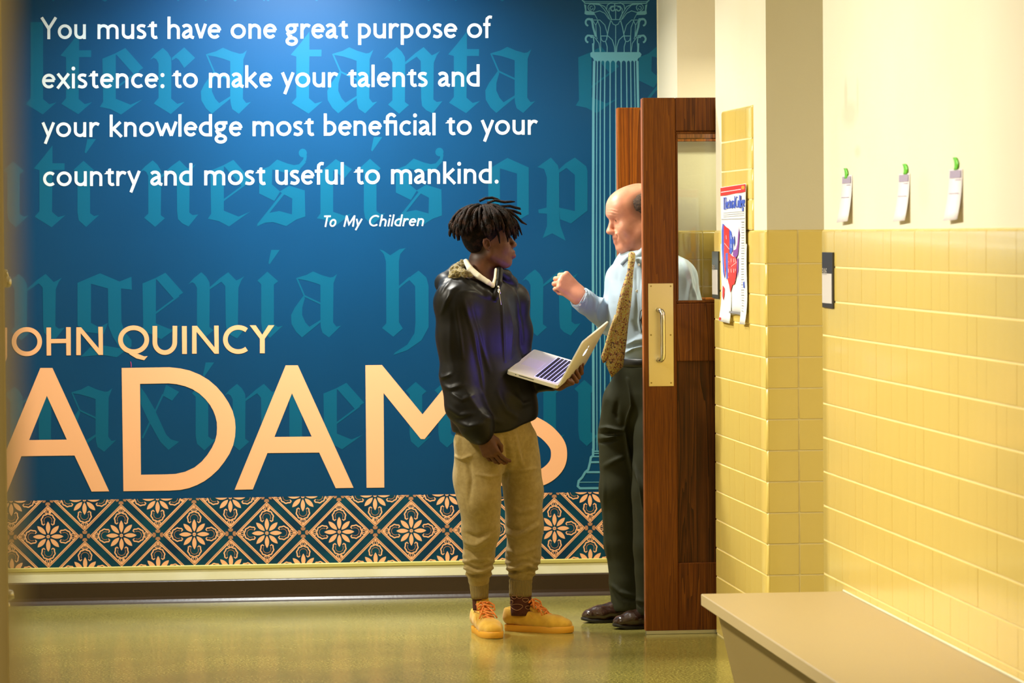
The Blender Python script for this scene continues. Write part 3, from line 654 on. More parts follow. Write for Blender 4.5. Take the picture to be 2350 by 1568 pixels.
def door_leaf(name, x0, Y, z0, H, W, front, grain, label):
    """a leaf parallel to the mural wall, left edge x0, camera-side face at y = Y"""
    d = empty(name, (x0, Y, 0), kind='structure'); d['label'] = label
    T = 0.045; st = 0.125; zb = z0; zt = z0+H
    g1, g0 = zt-0.132, zt-0.815           # glass opening
    p1, p0 = zt-1.045, z0+0.27            # lower panel opening
    B = lambda lo, hi: MB().bbox(lo, hi, 0.003)
    xs = x0+0.132
    B((x0+0.0015, Y, zb), (xs, Y+T, zt)).obj('stile', grain, d)
    MB().box((x0-0.0005, Y+0.0035, zb+0.003), (x0+0.003, Y+T-0.0035, zt-0.003)).obj('edge_band', M['edge'], d, label='door edge with side light painted into its colour')
    B((x0+W-0.12, Y, zb), (x0+W, Y+T, zt)).obj('stile', grain, d)
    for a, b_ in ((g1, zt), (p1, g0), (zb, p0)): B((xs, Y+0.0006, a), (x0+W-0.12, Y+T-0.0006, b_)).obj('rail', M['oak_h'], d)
    MB().box((xs-0.004, Y+0.02, g0-0.004), (x0+W-0.116, Y+0.026, g1+0.004)).obj('glass_pane', M['glass'], d)
    for lo, hi in (((xs, Y+0.006, g0), (x0+W-0.12, Y+0.02, g0+0.012)), ((xs, Y+0.006, g1-0.012), (x0+W-0.12, Y+0.02, g1)), ((xs, Y+0.006, g0+0.012), (xs+0.010, Y+0.02, g1-0.012)),
                   ((x0+W-0.13, Y+0.006, g0+0.012), (x0+W-0.12, Y+0.02, g1-0.012))): B(lo, hi).obj('glazing_bead', grain, d)
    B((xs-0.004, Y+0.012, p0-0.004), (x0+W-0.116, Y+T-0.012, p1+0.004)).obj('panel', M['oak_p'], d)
    return d
YL = 14.2
xL = onY(1477.5, 800, YL)[0]; zt = onY(1500, 224.5, YL)[2]
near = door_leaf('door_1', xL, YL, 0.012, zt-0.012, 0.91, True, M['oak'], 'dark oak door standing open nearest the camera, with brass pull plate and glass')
MB().box((xL+0.002, YL-0.004, 0.001), (xL+0.90, YL+0.03, 0.014)).obj('door_sweep', M['alu'], near, label='thin metal strip under the door')
pa, pb = onY(1487.5, 651, YL), onY(1546.5, 886.5, YL)
pl = MB().bbox((pa[0], YL-0.0025, pb[2]), (pb[0], YL+0.0005, pa[2]), 0.001).obj('push_plate', M['brass'], near)
for px, py in ((1494,657),(1539,657),(1494,769),(1539,769),(1495,879),(1540,879)):
    c = onY(px, py, YL-0.0025); MB().lathe([(0, 0.0036), (0.0012, 0.0034), (0.0018, 0.0015)], c, (0, -1, 0), 10).obj('screw', M['screw'], pl)
h1, h0 = onY(1519, 712, YL)[2], onY(1519, 827, YL)[2]; hx = onY(1521, 770, YL-0.05)[0]
P = [(hx-0.012, YL-0.002, h1)]+[(hx-0.012+0.012*math.sin(a), YL-0.036-0.012*(1-math.cos(a))*1.0, h1) for a in np.linspace(0.2, 1.2, 4)]
path = [(hx-0.010, YL-0.002, h1), (hx-0.008, YL-0.025, h1), (hx-0.004, YL-0.040, h1-0.002), (hx, YL-0.047, h1-0.012), (hx+0.001, YL-0.048, h1-0.028)]
path += [(hx+0.001, YL-0.048, z) for z in np.linspace(h1-0.04, h0+0.04, 6)]+[(hx+0.001, YL-0.048, h0+0.028), (hx, YL-0.047, h0+0.012), (hx-0.004, YL-0.040, h0+0.002), (hx-0.008, YL-0.025, h0), (hx-0.010, YL-0.002, h0)]
MB().tube(path, 0.0105, 14).obj('pull_handle', M['chrome'], near, smooth=True)
YF = 15.12
xF = onY(1418, 500, YF)[0]; ztF = onY(1440, 247, YF)[2]
far = door_leaf('door_2', xF, YF, 0.012, ztF-0.012, 0.91, True, M['oak_c'], 'orange-brown oak door edge standing open behind the bald man')
# painted leaf at the left edge of the picture, seen almost edge-on
YD = 9.9; xD = onY(2.5, 784, YD)[0]
M['door_paint'] = mat('ochre_door_paint', (0.56, 0.44, 0.16, 1), 0.5)
dl = empty('door_3', (xD, YD, 0), kind='structure'); dl['label'] = 'pale ochre door leaf cut off by the left edge of the photo'
MB().bbox((xD-0.045, YD-0.12, 0.01), (xD, YD, 2.6), 0.004).obj('stile', M['door_paint'], dl)
MB().bbox((xD-0.045, YD-0.80, 0.01), (xD, YD-0.9, 2.6), 0.004).obj('stile', M['door_paint'], dl)
for a, b_ in ((0.01, 0.3), (1.52, 1.62), (2.45, 2.6)): MB().box((xD-0.044, YD-0.8, a), (xD-0.001, YD-0.12, b_)).obj('rail', M['door_paint'], dl)
MB().box((xD-0.03, YD-0.8, 0.3), (xD-0.015, YD-0.12, 1.52)).obj('panel', M['door_paint'], dl)
MB().box((xD-0.026, YD-0.8, 1.62), (xD-0.02, YD-0.12, 2.45)).obj('glass_pane', M['glass'], dl)
kc = onY(14, 647, YD-0.05)
k = MB().lathe([(-0.022, 0.024), (-0.02, 0.024), (-0.016, 0.008), (-0.008, 0.008), (-0.004, 0.014), (0.004, 0.0165), (0.012, 0.014), (0.016, 0.007)], kc, (1, 0, 0), 18)
k.tube([kc+np.array((0.004, 0, 0.012)), kc+np.array((0.0, 0, 0.028)), kc+np.array((-0.012, 0, 0.034))], [0.006, 0.007, 0.004], 10)
k.obj('door_knob', M['chrome'], dl, smooth=True)
for py, r, w in ((1350, 0.012, 0.012), (1368, 0.016, 0.026), (1392, 0.013, 0.016), (1412, 0.014, 0.010), (1432, 0.010, 0.0)):
    c = onY(11, py, YD-0.04); MB().lathe([(-0.02, r*0.8), (-0.01, r), (w*0.5, r), (w, r*0.7)], c+np.array((0.0, 0, 0)), (1, 0, 0.15), 14).obj('latch_hardware', M['chrome'], dl, smooth=True)

# ------------------------------------------------------------------ bench
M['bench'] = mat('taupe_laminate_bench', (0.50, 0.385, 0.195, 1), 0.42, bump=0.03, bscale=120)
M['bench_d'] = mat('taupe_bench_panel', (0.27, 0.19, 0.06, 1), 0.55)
ye, zs = 11.5, 0.432; xb = onY(1608.5, 1364, ye)[0]
bench = empty('bench', (xb, ye, 0), 'long taupe bench with a thick top running along the yellow tiled wall', 'bench')
MB().bbox((xb, 5.0, zs-0.0385), (XW-0.003, ye, zs), 0.003).obj('bench_top', M['bench'], bench)
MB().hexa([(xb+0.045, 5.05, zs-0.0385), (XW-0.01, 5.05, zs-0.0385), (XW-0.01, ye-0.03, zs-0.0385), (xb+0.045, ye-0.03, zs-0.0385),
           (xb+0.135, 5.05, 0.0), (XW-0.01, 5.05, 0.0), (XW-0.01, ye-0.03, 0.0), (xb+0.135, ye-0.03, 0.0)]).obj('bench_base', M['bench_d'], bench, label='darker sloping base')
MB().bbox((XW-0.006, 5.0, zs-0.001), (XW-0.0006, ye, zs+0.006), 0.002).obj('caulk_line', M['cream_trim'], bench, label='pale caulk line against the wall, standing in for a highlight')  # caulk strip whose pale colour paints the highlight along the wall

# ------------------------------------------------------------------ things on the right wall
M['plaque'] = mat('dark_plaque', (0.035, 0.032, 0.028, 1), 0.35)
M['insert'] = mat('grey_paper_insert', (0.62, 0.58, 0.56, 1), 0.5)
M['paper'] = mat('white_paper', (0.86, 0.80, 0.82, 1), 0.6)
M['ink'] = mat('mauve_grey_ink', (0.36, 0.30, 0.42, 1), 0.6)
M['tape'] = mat('green_tape', (0.16, 0.60, 0.04, 1), 0.4)
M['pale_ink'] = mat('pale_print', (0.45, 0.42, 0.40, 1), 0.5)
def room_sign(xa, xb_, y0, y1, split, foot, label, group_lab=None):
    ya_, yb_ = onX(xa, 620, XW)[1], onX(xb_, 620, XW)[1]
    z1, z0 = onX((xa+xb_)/2, y0, XW)[2], onX((xa+xb_)/2, y1, XW)[2]; f = lambda p: onX((xa+xb_)/2, p, XW)[2]
    t = empty('room_sign', (XW, (ya_+yb_)/2, z0), label, 'sign')
    MB().bbox((XW-0.007, yb_, z0), (XW+0.0008, ya_, z1), 0.0015).obj('backplate', M['plaque'], t)
    MB().box((XW-0.0078, yb_+0.012, f(foot)), (XW-0.006, ya_-0.006, f(split))).obj('name_card', M['insert'], t)
    mb = MB()
    n = {'3': ((0,0,1,.18),(0,.41,1,.59),(0,.82,1,1),(.75,0,1,1)), '0': ((0,0,1,.18),(0,.82,1,1),(.75,0,1,1),(0,0,.25,1)), '5': ((0,0,1,.18),(0,.41,1,.59),(0,.82,1,1),(.75,0,1,.5),(0,.5,.25,1))}
    w = (ya_-yb_)
    for i, ch in enumerate('305'):
        for a, b_, c, d_ in n[ch]:
            y_ = ya_-0.012-i*0.15*w-0.1*w*np.array((a, c)); zz = z1-0.075+0.022*(1-0)+0.022*(np.array((b_, d_))-1)
            mb.box((XW-0.0079, min(y_), min(zz)), (XW-0.0065, max(y_), max(zz)))
    mb.obj('room_number', M['pale_ink'], t)
room_sign(1891, 1915, 579, 707, 628, 696, 'dark room sign with grey card near the end of the long tiled wall')
room_sign(1638, 1652, 577, 685, 619, 676, 'small dark room sign beside the oak door, left of the map poster')
def note(x0, x1, y0, y1, tx0, tx1, t0, t1, tilt, label):
    xm = (x0+x1)/2; Xs = XP-0.003
    a = onX(x0, (y0+y1)/2, Xs); b_ = onX(x1, (y0+y1)/2, Xs); z1, z0 = onX(xm, y0, Xs)[2], onX(xm, y1, Xs)[2]
    ya_, yb_ = a[1], b_[1]; h = z1-z0
    t = empty('paper_note', (XP, (ya_+yb_)/2, z0), label, 'note', 'paper notes taped on the right wall')
    V, F = [], []; n = 7
    for j in range(n):
        s = j/(n-1); z = z1-h*s; out = 0.002+0.016*s*s
        V += [(XP-out-0.003*s, ya_+tilt*s, z-0.004*s), (XP-out, yb_+tilt*s, z)]
    F = [(2*j, 2*j+2, 2*j+3, 2*j+1) for j in range(n-1)]
    sh = mesh_obj('sheet', V, F, M['paper'], t, True)
    sol = sh.modifiers.new('thick', 'SOLIDIFY'); sol.thickness = 0.0006
    mb = MB()
    def band(s0, s1, u0, u1):
        P = []
        for s, u in ((s0, u0), (s1, u0), (s1, u1), (s0, u1)):
            out = 0.0038+0.016*s*s+0.0015*s; P.append((XP-out, ya_+(yb_-ya_)*u+tilt*s, z1-h*s))
        mb.add(P, [(0, 1, 2, 3)])
    band(0.02, 0.17, 0.08, 0.92); band(0.47, 0.485, 0.1, 0.85); band(0.20, 0.215, 0.5, 0.9)
    mb.obj('print', M['ink'], t)
    ta, tb = onX(tx0, (t0+t1)/2, Xs), onX(tx1, (t0+t1)/2, Xs); u1, u0 = onX((tx0+tx1)/2, t0, Xs)[2], onX((tx0+tx1)/2, t1, Xs)[2]
    V = []; n = 5
    for j in range(n):
        s = j/(n-1); V += [(XP-0.004-0.001*math.sin(s*3), ta[1]-0.02*s*(1-s)*4+0.012*(1-s), u1+(u0-u1)*s), (XP-0.004, tb[1]-0.02*s*(1-s)*4+0.012*(1-s), u1+(u0-u1)*s)]
    tp = mesh_obj('tape_strip', V, [(2*j, 2*j+2, 2*j+3, 2*j+1) for j in range(n-1)], M['tape'], t, True)
    tp.modifiers.new('thick', 'SOLIDIFY').thickness = 0.0008
note(1932, 1955, 403, 508, 1938, 1944, 386, 410, 0.0, 'slightly tilted white note with green tape, nearest the olive corner')
note(2062, 2087, 399, 506, 2073, 2081, 376, 400, 0.0, 'middle white note with a fat bent strip of green tape')
note(2178, 2208, 389, 504, 2189, 2197, 361, 390, 0.0, 'rightmost white note with a tall straight strip of green tape')

# map poster on the pier
M['pp'] = mat('poster_paper', (0.86, 0.87, 0.88, 1), 0.35)
M['pr'] = mat('poster_red', (0.75, 0.03, 0.03, 1), 0.35); M['pbl'] = mat('poster_blue', (0.05, 0.12, 0.62, 1), 0.35)
M['por'] = mat('poster_orange', (0.9, 0.35, 0.03, 1), 0.35); M['pk'] = mat('poster_grey_print', (0.25, 0.25, 0.27, 1), 0.4); M['pv'] = mat('poster_violet', (0.25, 0.06, 0.35, 1), 0.35)
XPo = XW-0.006
def pp(px, py): return onX(px, py, XPo)
u_of = lambda px: (1716.0-px)/60.0
poster = empty('map_poster', pp(1686, 735), 'tall white election map poster with red band, red and blue states, hung on yellow tiles', 'poster')
def pgrid(x0, x1, ytop, ybot, curl):
    V, F = [], []; nx, ny = 5, 14
    for j in range(ny+1):
        for i in range(nx+1):
            px = x0+(x1-x0)*i/nx; a, b_ = ytop(px), ybot(px); s = j/ny
            p = pp(px, a+(b_-a)*s); V.append((p[0]-0.002-curl*max(0, s-0.55)**2+0.002*math.sin(5*s+px*0.2), p[1], p[2]))
    F = [(j*(nx+1)+i, (j+1)*(nx+1)+i, (j+1)*(nx+1)+i+1, j*(nx+1)+i+1) for j in range(ny) for i in range(nx)]
    o = mesh_obj('sheet', V, F, M['pp'], poster, True); o.modifiers.new('thick', 'SOLIDIFY').thickness = 0.0006; return o
yt = lambda px: 430-(px-1656)*0.155
pgrid(1656, 1713.5, yt, lambda px: 723+1.5*math.sin(px*0.2), 0.0)
pgrid(1656, 1680, lambda px: 560, lambda px: 736+(px-1656)*0.28, 0.05)
pgrid(1704, 1715.5, lambda px: 560, lambda px: 744+(px-1704)*0.1, 0.05)
fp = Flat()
fp.poly([(1656,431.5),(1713,422.5),(1713.2,440),(1656,450)], m=1)
fp.disc((1707.5,430.5), 4, 4.5, 9, 3); fp.stroke([(1657,441.5),(1703,434.5)], 1.6, 0)
word(fp, 'Electoral', 1663.5, 1689, lambda x: 481-0.11*(x-1664), 19, w=.085, m=2)
word(fp, 'College', 1690.5, 1712, lambda x: 478.5-0.11*(x-1690), 19.5, w=.085, m=2)
for i, yy in enumerate((489, 493.5, 498)): fp.stroke([(1662, yy), (1710, yy-4)], 0.8, 4)
fp.stroke([(1658,503.5),(1712.5,501.5)], 1.0, 4)
fp.poly([(1661,513),(1664,516),(1666,560),(1667,600),(1665.5,640),(1662,625),(1659,570),(1659,530)], m=2)
fp.poly([(1663.5,517),(1676,526),(1676.5,560),(1675,600),(1669,600),(1667,640),(1664,600),(1664,560)], m=1)
fp.poly([(1668,582),(1673,580),(1673,641),(1669.5,640)], m=2)
fp.poly([(1671,600),(1676,580),(1683,588),(1690,590),(1694,600),(1693,620),(1691,640),(1688,652),(1683,655),(1679,672),(1676,655),(1672,640),(1673,610)], m=1)
fp.poly([(1676.5,527),(1681,532),(1684,552),(1684,575),(1680,584),(1676.5,580)], m=2)
fp.poly([(1684,545),(1688,541),(1688.5,570),(1686,560),(1684.5,556)], m=2)
fp.poly([(1685,575),(1692,572),(1695,560),(1698,520),(1699.5,540),(1698,565),(1696,585),(1691,592),(1684,586)], m=5)
fp.poly([(1694,595),(1697,590),(1697,620),(1694,640)], m=5); fp.poly([(1661,655),(1666,663),(1664,690),(1661,680)], m=1)
for xx in (1669, 1674, 1680, 1686, 1690):
    for yy in (545, 565, 598, 622, 640): fp.stroke([(xx, yy-5), (xx+0.6, yy+4)], 0.7, 0)
fp.stroke([(1665,558),(1676,572),(1684,562)], 0.7, 0); fp.stroke([(1668,605),(1680,612),(1693,602)], 0.7, 0)
for yy in list(range(510, 720, 6)): fp.stroke([(1703.5, yy), (1710, yy-0.4)], 1.6 if yy % 4 else 0.8, 4)
fp.stroke([(1679,716),(1702,719)], 5, 4); fp.poly([(1658,728),(1662,729),(1662,735),(1658,734)], m=1)
fp.poly([(1708,648),(1711,646),(1711.5,662),(1708.5,660)], m=2)
def ppr(x, y):
    s = (y-yt(x))/(723-yt(x)); p = pp(x, y); return np.array((p[0]-0.0045-0.05*max(0, (y-560)/176-0.55)**2*(1 if (x < 1680 or x > 1704) and y > 560 else 0), p[1], p[2]))
fpm = fp.build('poster_print', [M['pp'], M['pr'], M['pbl'], M['por'], M['pk'], M['pv']], poster, ppr, off=0)
# ------------------------------------------------------------------ sculpting: signed distances blended and meshed by surface nets
def ortho(f, u):
    f = np.array(f, float); f /= np.linalg.norm(f); u = np.array(u, float); u = u-f*(u@f); u /= np.linalg.norm(u)
    return np.array([f, np.cross(u, f), u])          # rows: forward, left, up
class Sculpt:
    def __init__(s): s.ops = []
    def ell(s, c, r, R=None, k=0.015, sub=False):
        s.ops.append(('e', np.array(c, float), np.array(r, float), np.eye(3) if R is None else np.array(R, float), k, sub, max(r))); return s
    def cap(s, a, b, ra, rb=None, k=0.015, sub=False, sq=None):   # sq = (direction, factor): flattened along direction
        rb = ra if rb is None else rb
        s.ops.append(('c', np.array(a, float), np.array(b, float), (ra, rb, sq), k, sub)); return s
    def chain(s, pts, rs, k=0.015, sq=None):
        for i in range(len(pts)-1): s.cap(pts[i], pts[i+1], rs[i], rs[i+1], k, False, sq)
        return s
    def half(s, p, n, k=0.003):              # keep the side opposite to n
        s.ops.append(('h', np.array(p, float), np.array(n, float)/np.linalg.norm(n), k)); return s
    def ev(s, P):
        D = np.full(len(P), 9.0, dtype=np.float32)
        for o in s.ops:
            if o[0] == 'h':
                d = (P-o[1])@o[2]; k = o[3]; h = np.clip(0.5-0.5*(D-d)/k, 0, 1); D = D+(d-D)*h+k*h*(1-h); D = D.astype(np.float32); continue
            if o[0] == 'e':
                _, c, r, R, k, sub, rm = o; q = P-c; near = np.einsum('ij,ij->i', q, q) < (rm+0.05+k)**2
                if not near.any(): continue
                q = (q[near]@R.T)/r; k0 = np.sqrt((q*q).sum(1))+1e-6; k1 = np.sqrt(((q/r)**2).sum(1))+1e-6; d = k0*(k0-1)/k1
            else:
                _, a, b, (ra, rb, sq), k, sub = o; mid = (a+b)/2; L = np.linalg.norm(b-a)/2+max(ra, rb)*(1.0 if sq is None else max(1, sq[1]))+0.05+k
                q = P-mid; near = np.einsum('ij,ij->i', q, q) < L*L
                if not near.any(): continue
                p = P[near]; ab = b-a; f = 1.0
                if sq is not None:
                    n = np.array(sq[0], float); n = n/np.linalg.norm(n); f = sq[1]
                    pa = p-a; pa = pa+np.outer((pa@n)*(1/f-1), n); ab = ab+n*(ab@n)*(1/f-1)
                else: pa = p-a
                t = np.clip((pa@ab)/(ab@ab+1e-9), 0, 1); d = np.linalg.norm(pa-t[:, None]*ab, axis=1)-(ra+(rb-ra)*t)
                if sq is not None and f < 1: d = d*(f*0.5+0.5)
            D0 = D[near]
            if sub:
                h = np.clip(0.5-0.5*(D0+d)/k, 0, 1); D[near] = D0+(-d-D0)*h+k*h*(1-h)
            else:
                h = np.clip(0.5+0.5*(d-D0)/k, 0, 1); D[near] = d+(D0-d)*h-k*h*(1-h)
        return D
    def bounds(s):
        lo, hi = np.full(3, 9e9), np.full(3, -9e9)
        for o in s.ops:
            if o[0] == 'h' or (o[5]): continue
            if o[0] == 'e': lo = np.minimum(lo, o[1]-o[6]); hi = np.maximum(hi, o[1]+o[6])
            else:
                r = max(o[3][0], o[3][1])
                for p in (o[1], o[2]): lo = np.minimum(lo, p-r); hi = np.maximum(hi, p+r)
        return lo, hi
    def mesh(s, res, warp=None):
        lo, hi = s.bounds(); lo = lo-0.02; B = 4; n = (np.ceil((hi+0.02-lo)/(res*B)).astype(int)+1)
        g = [lo[i]+(np.arange(n[i])+0.5)*res*B-res*0.5 for i in range(3)]
        G = np.stack(np.meshgrid(*g, indexing='ij'), -1).reshape(-1, 3)
        Dc = s.ev(G).reshape(n)
        big = np.repeat(np.repeat(np.repeat(Dc, B, 0), B, 1), B, 2).astype(np.float32)
        act = np.argwhere(np.abs(Dc) < res*B*1.0+0.022)
        off = np.stack(np.meshgrid(*[np.arange(B)]*3, indexing='ij'), -1).reshape(-1, 3)
        I = (act[:, None, :]*B+off[None]).reshape(-1, 3)
        P = lo+I*res; Q = P if warp is None else warp(P)
        for a in range(0, len(P), 400000):
            sl = slice(a, a+400000); big[I[sl, 0], I[sl, 1], I[sl, 2]] = s.ev(Q[sl])
        return nets(big, lo, res)
def nets(D, lo, res):
    S = D < 0
    c = np.zeros(np.array(D.shape)-1, np.int8)
    for dx in (0, 1):
        for dy in (0, 1):
            for dz in (0, 1): c += S[dx:D.shape[0]-1+dx, dy:D.shape[1]-1+dy, dz:D.shape[2]-1+dz]
    A = np.argwhere((c > 0) & (c < 8)); idm = np.full(c.shape, -1, np.int64); idm[A[:, 0], A[:, 1], A[:, 2]] = np.arange(len(A))
    cor = [(x, y, z) for x in (0, 1) for y in (0, 1) for z in (0, 1)]
    vals = np.stack([D[A[:, 0]+x, A[:, 1]+y, A[:, 2]+z] for x, y, z in cor], 1); acc = np.zeros((len(A), 3)); cnt = np.zeros(len(A))
    for i, p in enumerate(cor):
        for j, q in enumerate(cor):
            if j > i and sum(abs(a-b) for a, b in zip(p, q)) == 1:
                m = (vals[:, i] < 0) != (vals[:, j] < 0); t = vals[:, i]/(vals[:, i]-vals[:, j]+1e-12)
                pt = np.array(p)+np.outer(t, np.array(q)-np.array(p)); acc[m] += pt[m]; cnt[m] += 1
    V = lo+(A+acc/cnt[:, None])*res; F = []
    for ax in range(3):
        o1, o2 = (ax+1) % 3, (ax+2) % 3
        sl0 = [slice(1, -1)]*3; sl0[ax] = slice(0, -1); sl1 = list(sl0); sl1[ax] = slice(1, None)
        s0, s1 = S[tuple(sl0)], S[tuple(sl1)]; E = np.argwhere(s0 != s1); 
        if not len(E): continue
        sg = s0[E[:, 0], E[:, 1], E[:, 2]]; base = E+1; base[:, ax] -= 1
        def cell(d1, d2):
            k = base.copy(); k[:, o1] -= d1; k[:, o2] -= d2; return idm[k[:, 0], k[:, 1], k[:, 2]]
        q = np.stack([cell(1, 1), cell(0, 1), cell(0, 0), cell(1, 0)], 1); q[~sg] = q[~sg][:, ::-1]; F.append(q)
    F = np.concatenate(F); F = F[(F >= 0).all(1)]
    return V, F
def vnormals(V, F):
    n = np.cross(V[F[:, 2]]-V[F[:, 0]], V[F[:, 3]]-V[F[:, 1]]); N = np.zeros_like(V)
    for k in range(4): np.add.at(N, F[:, k], n)
    return N/(np.linalg.norm(N, axis=1)[:, None]+1e-12)
def relax(V, F, it=1, lam=0.5):
    for _ in range(it):
        S = np.zeros_like(V); C = np.zeros(len(V))
        for k in range(4):
            np.add.at(S, F[:, k], V[F[:, (k+1) % 4]]); np.add.at(C, F[:, k], 1)
        V = V+(S/np.maximum(C, 1)[:, None]-V)*lam
    return V
def folds(V, F, lst, Y0, base_n=None):
    """cloth folds: each a line of (x, z) metres with width and height, raised on the side that faces the corridor"""
    N = vnormals(V, F); disp = np.zeros(len(V)); w = np.clip(-N[:, 1]*1.5+0.15, 0, 1)
    for pts, wd, amp in lst:
        Q = np.array([onY(px, py, Y0)[[0, 2]] for px, py in pts]); wd = wd/580
        best = np.full(len(V), 9.0); tt = np.zeros(len(V)); n = len(Q)-1
        for i in range(n):
            a, b = Q[i], Q[i+1]; ab = b-a; p = V[:, [0, 2]]-a; t = np.clip((p@ab)/(ab@ab+1e-9), 0, 1); d = np.linalg.norm(p-t[:, None]*ab, axis=1)
            m = d < best; best[m] = d[m]; tt[m] = (i+t[m])/n
        g = np.exp(-(best/wd)**2)*np.sin(math.pi*np.clip(tt*0.9+0.05, 0, 1))**0.6
        disp += g*amp*w
    return V+N*disp[:, None]
def wrinkle(V, F, amp, freq, seed=0, stretch=(1, 1, 1)):
    from mathutils import noise
    N = vnormals(V, F); s = np.array(stretch)*freq
    d = np.array([noise.noise(Vector(v*s+seed)) for v in V]) if len(V) < 90000 else np.zeros(len(V))
    return V+N*(d*amp)[:, None]

def head(S, O, f, u, s=1.0, young=False, ear=0.0):
    """adult head about the point between the ears"""
    R = ortho(f, u); P = lambda a, l, z: np.array(O)+s*(R[0]*a+R[1]*l+R[2]*z); E = lambda c, r, k=0.02, sub=False: S.ell(P(*c), np.array(r)*s, R, k*s, sub)
    C = lambda a, b, ra, rb=None, k=0.015, sub=False: S.cap(P(*a), P(*b), ra*s, (ra if rb is None else rb)*s, k*s, sub)
    E((-0.003 if young else -0.012, 0, 0.045), (0.086 if young else 0.096, 0.077, 0.086)); E((0.04, 0, 0.052), (0.052, 0.062, 0.062), 0.03); E((0.036, 0, -0.02), (0.056, 0.060, 0.082), 0.03)
    for l in (-1, 1):
        C((0.004, l*0.050, -0.045), (0.058 if young else 0.066, l*0.020, -0.088 if young else -0.090), 0.020, 0.018, 0.03)
        E((0.060, l*0.038, -0.022), (0.024, 0.022, 0.026), 0.025)
        C((0.084, l*0.010, 0.030), (0.074, l*0.042, 0.030), 0.0105, 0.008, 0.014)
        E((0.096, l*0.032, 0.010), (0.017, 0.017, 0.012), None, 0.014, True) if False else S.ell(P(0.099, l*0.033, 0.010), np.array((0.021, 0.0185, 0.0115))*s, R, 0.013*s, True)
        S.ell(P(0.0735, l*0.031, 0.009), np.array((0.0125, 0.0125, 0.0125))*s, R, 0.002*s)
        C((0.083, l*0.020, 0.0155), (0.081, l*0.042, 0.0145), 0.0034, 0.003, 0.006); C((0.083, l*0.022, 0.0015), (0.080, l*0.042, 0.003), 0.0035, 0.003, 0.007)
        S.ell(P(0.104, l*0.0115, -0.030), np.array((0.010, 0.0075, 0.0075))*s, R, 0.008*s)
        S.cap(P(0.111, l*0.0065, -0.0385), P(0.102, l*0.0075, -0.037), 0.0028*s, None, 0.003*s, True)
        g = 0.86
        ep = lambda a, z, o=0.0: P(-0.004-ear+a*g, l*(0.0775+o), -0.002+z*g)
        ea = ortho(R[0]*0.97+R[1]*l*-0.22, R[2]-R[0]*0.12)
        S.ell(ep(-0.006, 0.002, 0.002), np.array((0.016, 0.0045, 0.028))*s*g, ea, 0.004*s)
        rim = [ep(0.009, 0.004, 0.004), ep(0.007, 0.018, 0.006), ep(-0.003, 0.028, 0.0085), ep(-0.015, 0.026, 0.011), ep(-0.021, 0.014, 0.013), ep(-0.020, -0.002, 0.012), ep(-0.013, -0.016, 0.009), ep(-0.003, -0.026, 0.006)]
        S.chain(rim, [0.0026*s, 0.003*s, 0.0034*s, 0.0036*s, 0.0036*s, 0.0034*s, 0.0038*s, 0.0055*s], 0.0025*s)
        S.chain([ep(-0.004, 0.014, 0.0075), ep(-0.013, 0.004, 0.009), ep(-0.010, -0.009, 0.008)], [0.0022*s]*3, 0.0025*s)
        S.ell(ep(-0.002, -0.001, 0.006), np.array((0.0075, 0.006, 0.010))*s*g, ea, 0.003*s, True)
        S.cap(ep(0.009, -0.001, 0.0045), ep(0.008, -0.009, 0.004), 0.0036*s, 0.0034*s, 0.003*s)
    C((0.089, 0, 0.022), (0.109, 0, -0.020), 0.0085, 0.0105, 0.010); E((0.1115, 0, -0.027), (0.0125, 0.0135, 0.0105), 0.007)
    E((0.078, 0, -0.056), (0.024, 0.030, 0.024), 0.02)
    m = 1.25 if young else 0.8
    e = 0.005 if young else 0.0
    for z_, q_, w_ in ((-0.0550, 0.0, 0.0065), (-0.0700, -0.001, 0.0075)):
        S.chain([P(0.084+e+q_, -0.021, z_-0.002 if z_ > -0.06 else z_+0.002), P(0.095+e+q_, -0.009, z_), P(0.095+e+q_, 0.009, z_), P(0.084+e+q_, 0.021, z_-0.002 if z_ > -0.06 else z_+0.002)], [0.0035*m*s, w_*m*s, w_*m*s, 0.0035*m*s], 0.006*s)
    S.chain([P(0.095+e, -0.024, -0.0625), P(0.1085+e, -0.010, -0.0625), P(0.1085+e, 0.010, -0.0625), P(0.095+e, 0.024, -0.0625)], [0.0025*s, 0.0055*s, 0.0055*s, 0.0025*s], 0.003*s) if False else [S.cap(P(0.1095+e, -0.018, -0.0625), P(0.1095+e, 0.018, -0.0625), 0.0055*s, None, 0.003*s, True)]
    E((0.066 if young else 0.076, 0, -0.092 if young else -0.094), (0.021, 0.024, 0.018), 0.02)
    return P, R
